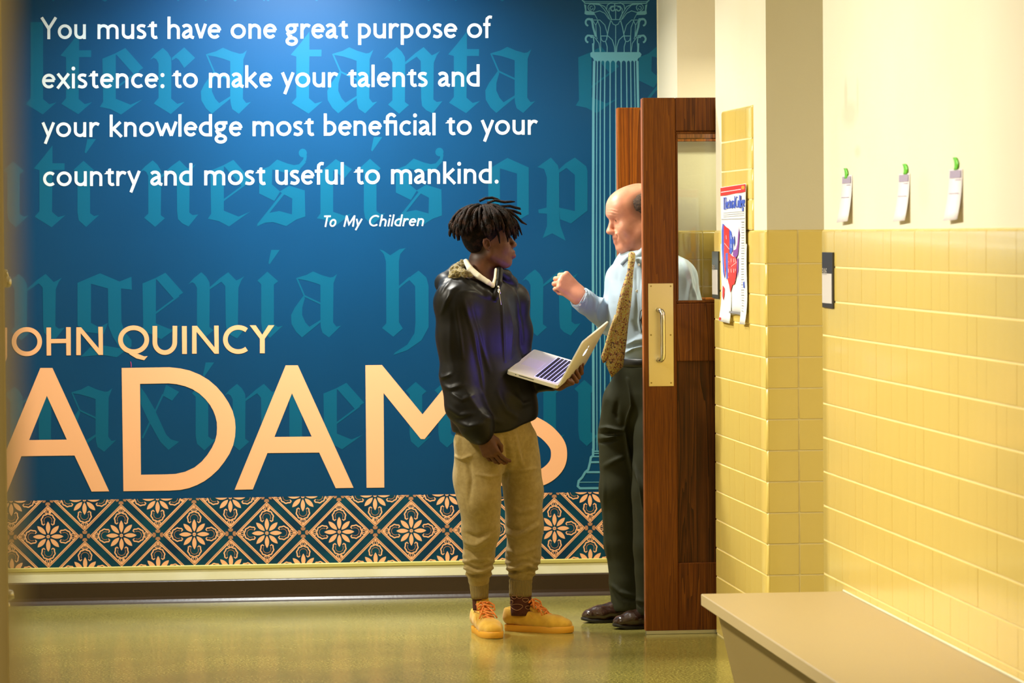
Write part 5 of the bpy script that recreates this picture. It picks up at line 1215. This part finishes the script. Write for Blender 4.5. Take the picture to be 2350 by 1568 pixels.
def slab(mb, a0, a1, b0, b1, c0, c1, rad, f=BL, n=5, ch=0.0015):
    ol = []
    for ca, cb, s0 in ((a1-rad, b1-rad, 0), (a0+rad, b1-rad, 90), (a0+rad, b0+rad, 180), (a1-rad, b0+rad, 270)):
        ol += [(ca+rad*math.cos(math.radians(s0+90*i/n)), cb+rad*math.sin(math.radians(s0+90*i/n))) for i in range(n+1)]
    m = len(ol); ca, cb = (a0+a1)/2, (b0+b1)/2; V = []
    for c, sc in ((c0, ch), (c0+ch, 0), (c1-ch, 0), (c1, ch)):
        V += [f(ca+(a-ca)*(1-sc/abs(a1-ca)), cb+(b_-cb)*(1-sc/abs(b1-cb)), c) for a, b_ in ol]
    Fm = [(j*m+i, j*m+(i+1) % m, (j+1)*m+(i+1) % m, (j+1)*m+i) for j in range(3) for i in range(m)]+[tuple(range(m))[::-1], tuple(3*m+i for i in range(m))]
    return mb.add(V, Fm)
def fixn(o):
    import bmesh
    bm = bmesh.new(); bm.from_mesh(o.data); bmesh.ops.recalc_face_normals(bm, faces=bm.faces[:]); bm.to_mesh(o.data); bm.free(); return o
smooth_angle(fixn(slab(MB(), 0, dd_, 0, wd, -0.0165, 0, 0.012).obj('base', M['alum'], lap)), 40)
fixn(slab(MB(), 0.108, 0.205, 0.020, wd-0.020, 0.0, 0.0008, 0.003, ch=0.0003).obj('keyboard_well', M['keylight'], lap, label='glowing bluish keyboard gaps'))
km = MB()
for r in range(6):
    y = 0.020+0.002; nk = 14; a0 = 0.111+(5-r)*0.0157 if False else 0.111+r*0.0157; h = 0.0128 if r < 5 else 0.008
    wk = (wd-0.044)/nk
    for c in range(nk):
        if r == 0 and 4 <= c <= 8:
            if c == 4: slab(km, a0, a0+h, 0.022+c*wk+0.0012, 0.022+(c+5)*wk-0.0012, 0.0008, 0.0022, 0.0015, n=1, ch=0.0004)
            continue
        slab(km, a0, a0+h, 0.022+c*wk+0.0014, 0.022+(c+1)*wk-0.0014, 0.0008, 0.0022, 0.0015, n=1, ch=0.0004)
kb_ = fixn(km.obj('keys', M['key'], lap)); kb_['kind'] = 'stuff'
fixn(slab(MB(), 0.018, 0.092, wd/2-0.052, wd/2+0.052, -0.0002, 0.0005, 0.004, ch=0.0002).obj('trackpad', mat('trackpad', (0.70, 0.66, 0.60, 1), 0.3, metal=0.25), lap))
pt = MB()
for a, b_ in ((0.036, 0.041), (0.052, 0.115)): pt.add([BL(a, -0.0004, -0.005), BL(b_, -0.0004, -0.005), BL(b_, -0.0004, -0.008), BL(a, -0.0004, -0.008)], [(0, 1, 2, 3)])
pt.obj('port', M['key'], lap)
h1_ = BL(dd_-0.002, 0, -0.004); t1 = PB(1338, 782, -0.28)
lv = t1-h1_; lv -= wv*(lv@wv); ll = np.linalg.norm(lv)+0.002; lv /= np.linalg.norm(lv); ln = np.cross(wv, lv); ln = ln if ln[0] < 0 else -ln    # towards the boy
LD = lambda a, b_, c: h1_+lv*a+wv*b_+ln*c
lid = smooth_angle(fixn(slab(MB(), 0.002, ll, 0, wd, -0.0075, 0, 0.012, f=LD, ch=0.0012).obj('lid', M['alum'], lap)), 40)
fixn(slab(MB(), 0.010, ll-0.006, 0.006, wd-0.006, -0.0005, 0.0006, 0.004, f=LD, ch=0.0002).obj('screen_bezel', M['key'], lap))
mb = MB().add([LD(0.022, 0.016, 0.0012), LD(0.022, wd-0.016, 0.0012), LD(ll-0.016, wd-0.016, 0.0012), LD(ll-0.016, 0.016, 0.0012)], [(0, 1, 2, 3)])
V4 = np.array(mb.V); nn = np.cross(V4[1]-V4[0], V4[2]-V4[0])
if nn@ln < 0: mb.F = [f_[::-1] for f_ in mb.F]
mb.obj('screen', M['screen'], lap)
MB().tube([BL(dd_-0.003, 0.02, -0.006), BL(dd_-0.003, wd-0.02, -0.006)], 0.0055, 10).obj('hinge', M['key'], lap, smooth=True)
# the lit emblem on the back of the lid: a fruit with a bite and a leaf
cen = (ll*0.54, wd*0.5); ap = []
for a in np.linspace(0, 2*math.pi, 40, endpoint=False):
    r = 0.0185*(1-0.10*math.cos(2*a)-0.14*max(0, math.cos(a))**6-0.07*max(0, -math.cos(a))**8)
    x, y = r*math.cos(a)*1.04, r*math.sin(a)
    dxb = math.hypot(x-0.004, y-0.0235)
    if dxb < 0.0095: y = 0.0235-math.sqrt(max(0, 0.0095**2-(x-0.004)**2))
    ap.append((x, y))
mb = MB().add([LD(cen[0]+x, cen[1]+y, -0.0079) for x, y in ap]+[LD(*cen, -0.0079)], [(i, (i+1) % 40, 40) for i in range(40)])
lf = [(0.021, 0.0), (0.025, 0.001), (0.029, 0.005), (0.030, 0.009), (0.026, 0.008), (0.022, 0.004)]
mb.add([LD(cen[0]+x, cen[1]+y, -0.0079) for x, y in lf], [tuple(range(6))])
mb.obj('lid_logo', M['logo'], lap, label='glowing white fruit logo')
# ------------------------------------------------------------------ the bald man behind the door
M['skin_m'] = mat('pink_skin', (0.66, 0.30, 0.19, 1), 0.45, col2=(0.56, 0.22, 0.13, 1), nscale=22, lo=0.35, hi=0.7, sss=0.15, tint=True)
M['hair_m'] = mat('short_brown_hair', (0.10, 0.055, 0.03, 1), 0.8, col2=(0.04, 0.022, 0.014, 1), nscale=160, bump=0.6, bscale=500)
M['shirt'] = mat('pale_blue_shirt', (0.33, 0.42, 0.50, 1), 0.75, bump=0.06, bscale=500, sheen=0.1)
M['slacks'] = mat('dark_olive_slacks', (0.028, 0.029, 0.014, 1), 0.65, bump=0.1, bscale=600, spec=0.12)
M['leather'] = mat('brown_leather', (0.035, 0.014, 0.008, 1), 0.22, coat=0.4, bump=0.15, bscale=60)
M['dsole'] = mat('dark_sole', (0.012, 0.010, 0.008, 1), 0.5)
M['belt'] = mat('black_belt', (0.006, 0.006, 0.006, 1), 0.35)
def tie_mat():
    m = bpy.data.materials.new('floral_gold_tie'); m.use_nodes = True; N = m.node_tree.nodes; L = m.node_tree.links; b = N['Principled BSDF']
    b.inputs['Roughness'].default_value = 0.5; b.inputs['Sheen Weight'].default_value = 0.3
    tc = N.new('ShaderNodeTexCoord'); nz = N.new('ShaderNodeTexNoise'); nz.inputs['Scale'].default_value = 75; nz.inputs['Detail'].default_value = 2.5; nz.inputs['Distortion'].default_value = 2.2
    L.new(tc.outputs['Object'], nz.inputs[0]); rp = N.new('ShaderNodeValToRGB'); e = rp.color_ramp.elements
    cols = [(0.360, (0.05, 0.035, 0.03, 1)), (0.420, (0.30, 0.07, 0.03, 1)), (0.455, (0.52, 0.20, 0.06, 1)), (0.485, (0.46, 0.37, 0.05, 1)), (0.525, (0.60, 0.48, 0.10, 1)), (0.560, (0.24, 0.27, 0.03, 1)), (0.595, (0.68, 0.56, 0.28, 1)), (0.650, (0.35, 0.10, 0.06, 1))]
    e[0].position = cols[0][0]; e[0].color = cols[0][1]; e[1].position = cols[1][0]; e[1].color = cols[1][1]
    for p, c in cols[2:]: q = e.new(p); q.color = c
    L.new(nz.outputs[0], rp.inputs[0])
    L.new(rp.outputs[0], b.inputs['Base Color']); return m
M['tie'] = tie_mat()
YM = 14.66; KM = YM/FPX
def PM(px, py, dy=0.0): return onY(px, py, YM+dy)
def rm(r): return r*KM
man = empty('person', (PM(1460, 1430)[0], YM, 0), 'balding man in pale blue shirt and floral tie gesturing from behind the oak door', 'person')
S = Sculpt()
mHP, mHR = head(S, PM(1462, 503, 0.0), (-0.985, -0.10, -0.17), (-0.17, 0, 0.985), 1.10, False, ear=0.018)
S.cap(mHP(0.092, -0.024, 0.034), mHP(0.092, 0.024, 0.034), 0.014, None, 0.012); S.ell(mHP(0.060, 0, 0.055), (0.050, 0.062, 0.050), mHR, 0.03)
for l in (-1, 1): S.cap(mHP(0.092, l*0.030, -0.040), mHP(0.075, l*0.034, -0.075), 0.006, 0.006, 0.012)
S.ell(mHP(0.045, 0, -0.098), (0.035, 0.036, 0.022), mHR, 0.03)
S.cap(PM(1494, 620, 0.0), PM(1476, 545, 0.0), rm(36), rm(36), 0.03)
S.cap(PM(1484, 640, 0), PM(1486, 820, 0), rm(60), rm(58), 0.04)
aS, aE, aW = PM(1432, 640, 0.12), PM(1404, 738, 0.15), PM(1330, 683, 0.03)
S.chain([PM(1470, 630, 0), aS, aE, aW], [rm(36), rm(26), rm(22), rm(18)], 0.02)
bS, bE, bW = PM(1558, 640, -0.13), PM(1592, 760, -0.14), PM(1570, 880, -0.17)
S.chain([PM(1500, 630, 0), bS, bE, bW], [rm(36), rm(26), rm(22), rm(16)], 0.02)
for a, b_, c in (((1450, 860, 0.08), (1432, 1130, 0.06), (1440, 1380, 0.04)), ((1520, 860, -0.08), (1492, 1130, -0.16), (1484, 1385, -0.2))):
    S.chain([PM(1484, 830, 0), PM(*a), PM(*b_), PM(*c)], [rm(50), rm(34), rm(26), rm(15)], 0.03)
hand(S, aW+np.array((0,0,0.004)), (-0.72, 0.02, 0.64), (0.30, -0.92, 0.22), (0.6, 0.1, 0.8), 1.13, (1.25, 1.3, 1.35, 1.4), 0.9, 0.0, 0.029)
hand(S, bW, (-0.05, 0, -1), (0.3, -0.9, 0), (-1, 0, 0), 1.0, (0.5, 0.5, 0.5, 0.5), 0.4, 0.02, 0.026)
V, F = S.mesh(0.0032)
FH = [([(1392, 486), (1404, 487), (1417, 491)], 1.1, 0.0022), ([(1393, 481), (1405, 481), (1419, 485)], 1.0, 0.0020), ([(1394, 492), (1404, 494), (1414, 497)], 1.2, 0.002), ([(1414,531),(1418,542),(1417,556)], 1.6, -0.003),
      ([(1409, 517), (1416, 519), (1423, 517)], 1.0, -0.0015), ([(1403,553),(1409,553.5),(1413,556)], 1.0, -0.0025)]
V = folds(V, F, FH, YM-0.06)
sp = [(mHP(-0.020, l*0.062, 0.052), (0.058, 0.050, 0.050), mHR, (0.09, 0.05, 0.03, 0.95), 0.35) for l in (-1, 1)]
sp += [(mHP(-0.010, l*0.078, 0.024), (0.020, 0.02, 0.034), mHR, (0.20, 0.10, 0.06, 0.75), 0.5) for l in (-1, 1)]
sp += [(mHP(-0.09, 0, 0.02), (0.05, 0.08, 0.06), mHR, (0.09, 0.05, 0.03, 0.95), 0.3)]
for l in (-1, 1):
    sp += [(mHP(0.089, l*0.031, 0.034), (0.014, 0.018, 0.004), mHR, (0.40, 0.26, 0.17, 0.5), 0.4), (mHP(0.086, l*0.031, 0.009), (0.005, 0.0055, 0.0055), mHR, (0.03, 0.025, 0.02, 1), 0.15), (mHP(0.079, l*0.031, 0.009), (0.008, 0.011, 0.006), mHR, (0.6, 0.55, 0.5, 1), 0.1)]
sp += [(mHP(0.094, 0, -0.0555), (0.014, 0.022, 0.005), mHR, (0.50, 0.14, 0.11, 0.8), 0.4), (mHP(0.092, 0, -0.070), (0.014, 0.020, 0.006), mHR, (0.58, 0.18, 0.14, 0.8), 0.4), (mHP(0.045, 0.05, -0.075), (0.035, 0.03, 0.03), mHR, (0.6, 0.16, 0.10, 0.25), 0.6)]
mesh_obj('body', V, F, M['skin_m'], man, True, attr=tints(V, sp))
hs = Sculpt()
for l in (-1, 1): hs.ell(mHP(-0.016, l*0.058, 0.052), (0.050, 0.0315, 0.044), mHR, 0.012)
hs.ell(mHP(-0.080, 0, 0.015), (0.042, 0.070, 0.050), mHR, 0.02)
V, F = hs.mesh(0.0035); V = wrinkle(V, F, 0.003, 70, 2.0); mesh_obj('hair', V, F, M['hair_m'], man, True, label='close-cropped dark hair at the back and sides')

# shirt
T = Sculpt(); mf = np.array((-0.80, -0.60, 0)); sq = (mf, 0.70)
T.chain([PM(1482, 640, 0), PM(1484, 700, 0), PM(1488, 770, 0), PM(1490, 800, 0)], [rm(92), rm(103), rm(98), rm(95)], 0.03, sq)
T.cap(PM(1490, 800, 0), PM(1490, 822, 0), rm(95), rm(86), 0.01, sq=sq)
T.chain([PM(1470, 618, 0.0), aS+np.array((0, 0, -0.005))], [rm(48), rm(37)], 0.04); T.chain([PM(1496, 612, 0.0), PM(1552, 636, -0.11)], [rm(46), rm(44)], 0.04)
T.chain([aS, aE], [rm(38), rm(33)], 0.03); T.chain([aE, PM(1370, 712, 0.09), PM(1348, 697, 0.06), PM(1338, 689, 0.045)], [rm(34), rm(29), rm(26), rm(25)], 0.02)
T.cap(PM(1347, 695, 0.06), PM(1334, 686, 0.04), rm(27), rm(26), 0.003)
T.cap(PM(1338, 689, 0.045), PM(1322, 677, 0.02), rm(20.5), rm(22), 0.002, True)
T.chain([PM(1556, 640, -0.12), PM(1590, 750, -0.14), PM(1575, 850, -0.16)], [rm(42), rm(35), rm(27)], 0.03)
T.cap(PM(1488, 612, 0), PM(1472, 560, 0), rm(40), rm(44), 0.006, True)
V, F = T.mesh(0.0042)
FM_ = [([(1398,700),(1386,690),(1380,706)],3,.007), ([(1396,682),(1388,690),(1384,712)],3,.006), ([(1362,672),(1372,690),(1370,715)],3,.005), ([(1350,674),(1354,690),(1350,708)],2,.003), ([(1378,700),(1376,720),(1384,742)],4,.005),
      ([(1400,620),(1410,650),(1412,690)],5,.005), ([(1425,590),(1420,630),(1416,670)],5,-.005), ([(1440,790),(1458,780),(1480,776)],4,.008), ([(1436,812),(1452,798),(1480,792)],4,.009), ([(1440,802),(1458,792),(1480,785)],3,-.007),
      ([(1452,740),(1462,765),(1480,772)],5,-.008), ([(1468,620),(1472,680),(1470,740)],4,.005), ([(1458,620),(1458,690),(1456,760)],3,-.004), ([(1560,590),(1575,640),(1570,690)],5,.007), ([(1582,600),(1596,650),(1592,700)],5,-.006), ([(1570,640),(1590,680),(1600,720)],5,.006)]
FM = [(p, w_*1.1, a_*1.5) for p, w_, a_ in FM_]
V = folds(V, F, FM, YM-0.08); V = wrinkle(V, F, 0.006, 10, 5.0); mesh_obj('shirt', V, F, M['shirt'], man, True)
C_ = Sculpt()
C_.chain([PM(1436, 588, 0.02), PM(1444, 592, -0.055), PM(1462, 590, -0.085), PM(1484, 570, -0.088), PM(1512, 552, -0.05)], [rm(5), rm(6), rm(8), rm(10), rm(10)], 0.006)
C_.chain([PM(1457, 594, -0.092), PM(1470, 600, -0.105), PM(1484, 598, -0.105)], [rm(3.5), rm(9), rm(13)], 0.006); C_.chain([PM(1440, 592, -0.07), PM(1428, 604, -0.055)], [rm(4.5), rm(5)], 0.006)
V, F = C_.mesh(0.0028); mesh_obj('collar', V, F, M['shirt'], man, True)
ca_, cb_ = PM(1351, 699, 0.068), PM(1331, 683.5, 0.036); Lc = np.linalg.norm(cb_-ca_)
MB().lathe([(0, rm(24)), (0.001, rm(28)), (Lc*0.5, rm(28)), (Lc-0.001, rm(27)), (Lc, rm(26)), (Lc-0.002, rm(24.5)), (0.002, rm(23))], ca_, cb_-ca_, 40).obj('cuff', M['shirt'], man, smooth=True)
bt = MB()
for c in (PM(1466, 608, -0.125), PM(1331.5, 699, 0.0), PM(1462, 668, -0.12)): bt.lathe([(0, 0.0055), (0.002, 0.0055), (0.003, 0.004)], c, (-0.3, -0.95, 0), 12)
bt.obj('button', M['tee'], man)
cu = MB().tube([PM(1347,668,0.0), PM(1338,684,-0.01), PM(1330,697,-0.005), PM(1322,702,0.02)], 0.0016, 6).obj('cuff_seam', M['shirt'], man, smooth=True)
def strip(name, left, right, d0, d1, label=None):
    n = len(left); V = []; 
    for j, (l_, r_) in enumerate(zip(left, right)):
        s = j/(n-1); dy = d0+(d1-d0)*s
        for i in range(5):
            t = i/4; x = l_[0]+(r_[0]-l_[0])*t; y = l_[1]+(r_[1]-l_[1])*t; V.append(PM(x, y, dy-0.006*math.sin(math.pi*t)+0.02*(0.5-t)*0))
    F = [(j*5+i, (j+1)*5+i, (j+1)*5+i+1, j*5+i+1) for j in range(n-1) for i in range(4)]
    o = mesh_obj(name, V, F, M['tie'], man, True, label); m = o.modifiers.new('t', 'SOLIDIFY'); m.thickness = 0.004; m.offset = 0; return o
strip('necktie', [(1445,581),(1442,594),(1441,610),(1440,624),(1427,662),(1417,700),(1410.5,738.6),(1403,777),(1396.5,815),(1390,835.5),(1403,866)],
      [(1457,588),(1457,600),(1455,610),(1453,624),(1451,662),(1447.5,700),(1442,738.6),(1438.5,777),(1433.5,815),(1429.6,842),(1403.5,866.5)], -0.118, -0.165, 'wide gold floral front blade')
kn = Sculpt(); kn.chain([PM(1450, 586, -0.115), PM(1449, 600, -0.125)], [rm(8.5), rm(6.5)], 0.005); V, F = kn.mesh(0.0025); mesh_obj('tie_knot', V, F, M['tie'], man, True)
strip('tie_tail', [(1411,722),(1404,742),(1396,765),(1389,790),(1380,818),(1384,833)], [(1418,726),(1412,745),(1408,770),(1402,795),(1394,826),(1386,833)], -0.145, -0.155, 'narrow shadowed back blade')
# belt and trousers
bl = MB(); lat = np.array((-0.60, 0.80, 0))
V = []; cz = PM(1490, 830, 0)
for z_, g in ((0.014, 0.99), (0.012, 1.01), (-0.016, 1.01), (-0.018, 0.99)):
    for a in np.linspace(0, 2*math.pi, 48, endpoint=False): V.append(cz+lat*rm(94)*g*math.cos(a)+mf*rm(94)*0.74*g*math.sin(a)+np.array((0, 0, z_)))
bl.add(V, [(j*48+i, j*48+(i+1) % 48, (j+1)*48+(i+1) % 48, (j+1)*48+i) for j in range(3) for i in range(48)]); bl.obj('belt', M['belt'], man, smooth=True)
q = Sculpt(); sq = (mf, 0.74)
q.chain([PM(1490, 850, 0), PM(1488, 905, 0)], [rm(92), rm(99)], 0.03, sq)
q.chain([PM(1444, 925, 0.06), PM(1432, 1000, 0.06), PM(1432, 1120, 0.05), PM(1436, 1250, 0.05), PM(1441, 1340, 0.04), PM(1440, 1392, 0.03)], [rm(66), rm(56), rm(56), rm(48), rm(41), rm(39)], 0.02)
q.chain([PM(1530, 925, -0.07), PM(1514, 1010, -0.11), PM(1502, 1130, -0.16), PM(1500, 1260, -0.20), PM(1500, 1400, -0.22)], [rm(66), rm(58), rm(53), rm(47), rm(40)], 0.02)
q.half(PM(1440, 1398, 0.03), (0.15, 0, -1), 0.004); q.half(PM(1490, 838, 0), (0, 0, 1), 0.004)
V, F = q.mesh(0.0048)
FQ_ = [([(1382,988),(1400,984),(1430,990)],3.5,.010), ([(1380,1000),(1402,998),(1432,996)],3,-.010), ([(1382,1010),(1404,1006),(1430,1000)],3.5,.009), ([(1380,1022),(1400,1016),(1420,1008)],3,-.009), ([(1420,920),(1416,950),(1420,965)],5,-.007),
      ([(1392,1075),(1415,1060),(1436,1048)],5,.006), ([(1440,870),(1450,930),(1438,985)],3,.008), ([(1436,985),(1446,1050),(1458,1110),(1466,1180)],3.5,.010), ([(1400,900),(1390,940),(1386,975)],5,.005),
      ([(1392,1080),(1394,1180),(1402,1290),(1414,1350)],3,.005), ([(1402,1340),(1425,1362),(1460,1372)],5,.008), ([(1410,1356),(1435,1376),(1470,1380)],4,-.007)]
FQ = [(p, w_*1.1, a_*1.5) for p, w_, a_ in FQ_]
V = folds(V, F, FQ, YM-0.08); V = wrinkle(V, F, 0.007, 9, 9.0); mesh_obj('slacks', V, F, M['slacks'], man, True)
bd = MB().tube([PM(1478, 705, -0.16), PM(1470, 715, -0.165), PM(1468, 735, -0.165), PM(1471, 755, -0.165), PM(1473, 764, -0.165)], 0.0016, 6); bd.tube([PM(1476, 722, -0.16), PM(1474, 735, -0.165), PM(1476, 750, -0.16)], [0.004, 0.009, 0.004], 10)
bd.obj('badge_cord', M['belt'], man, smooth=True)
def dress_shoe(heel, toe):
    heel = np.array(heel, float); toe = np.array(toe, float); f = toe-heel; L = np.linalg.norm(f); f /= L; up = np.array((0, 0, 1.0)); l = np.cross(up, f)
    P = lambda x, y, z: heel+f*x*L+l*y+up*z
    t = empty('dress_shoe', heel+f*L*0.5, parent=man)
    hw = lambda s: np.interp(s, [0, .04, .12, .3, .45, .66, .8, .9, .96, 1.0], [.010, .026, .033, .034, .038, .049, .047, .038, .027, .010])
    ss = np.array([0, .015, .04, .08, .14, .22, .3, .4, .5, .6, .7, .78, .85, .9, .94, .97, .99, 1.0])
    ol = [(s, hw(s)) for s in ss]+[(s, -hw(s)) for s in ss[::-1][1:-1]]; n = len(ol); V = []
    tz = lambda s: 0.012*max(0, (s-0.8)/0.2)**1.5
    for z_, g in ((0, 0.96), (0.003, 0.99), (0.009, 1.0), (0.013, 0.97)):
        V += [P(0.5+(s-0.5)*(1+(g-1)*0.5), y*g, z_+tz(s)+(0 if s > .3 else 0.0)) for s, y in ol]
    Fm = [(j*n+i, j*n+(i+1) % n, (j+1)*n+(i+1) % n, (j+1)*n+i) for j in range(3) for i in range(n)]+[tuple(range(n))[::-1], tuple(3*n+i for i in range(n))]
    smooth_angle(MB().add(V, Fm).obj('sole', M['dsole'], t), 50)
    U = Sculpt(); R = np.array([f, l, up])
    U.chain([P(.10, 0, .045), P(.32, 0, .042), P(.52, 0, .038), P(.72, 0, .034), P(.87, 0, .030)], [.030, .034, .038, .0445, .035], 0.02, (up, 0.76))
    U.chain([P(.12, 0, .05), P(.14, 0, .085)], [.029, .031], 0.02); U.cap(P(.20, 0, .078), P(.34, 0, .085), .033, .030, .02); U.cap(P(.36, 0, .078), P(.60, 0, .048), .029, .028, .015)
    U.half(P(0, 0, .012), (0, 0, -1), 0.002); U.half(P(.16, 0, .105), up+f*0.05, 0.004)
    V, Fq = U.mesh(0.0032); V = wrinkle(V, Fq, 0.004, 34, 4.0); mesh_obj('upper', V, Fq, M['leather'], t, True)
    mb = MB()
    for j in range(3):
        s0 = .52-.06*j; zz = .076+.012*j; mb.tube([P(s0, y, zz+0.004-abs(y)*0.3) for y in np.linspace(-.018, .018, 5)], 0.0022, 6)
    mb.obj('laces', M['belt'], t); return t
toeA = onZ(1336, 1432, 0); dress_shoe((toeA[0]+0.285, 14.74, 0), (toeA[0], 14.66, 0))
toeB = onZ(1408, 1446, 0); dress_shoe((toeB[0]+0.285, 14.50, 0), (toeB[0], 14.40, 0))
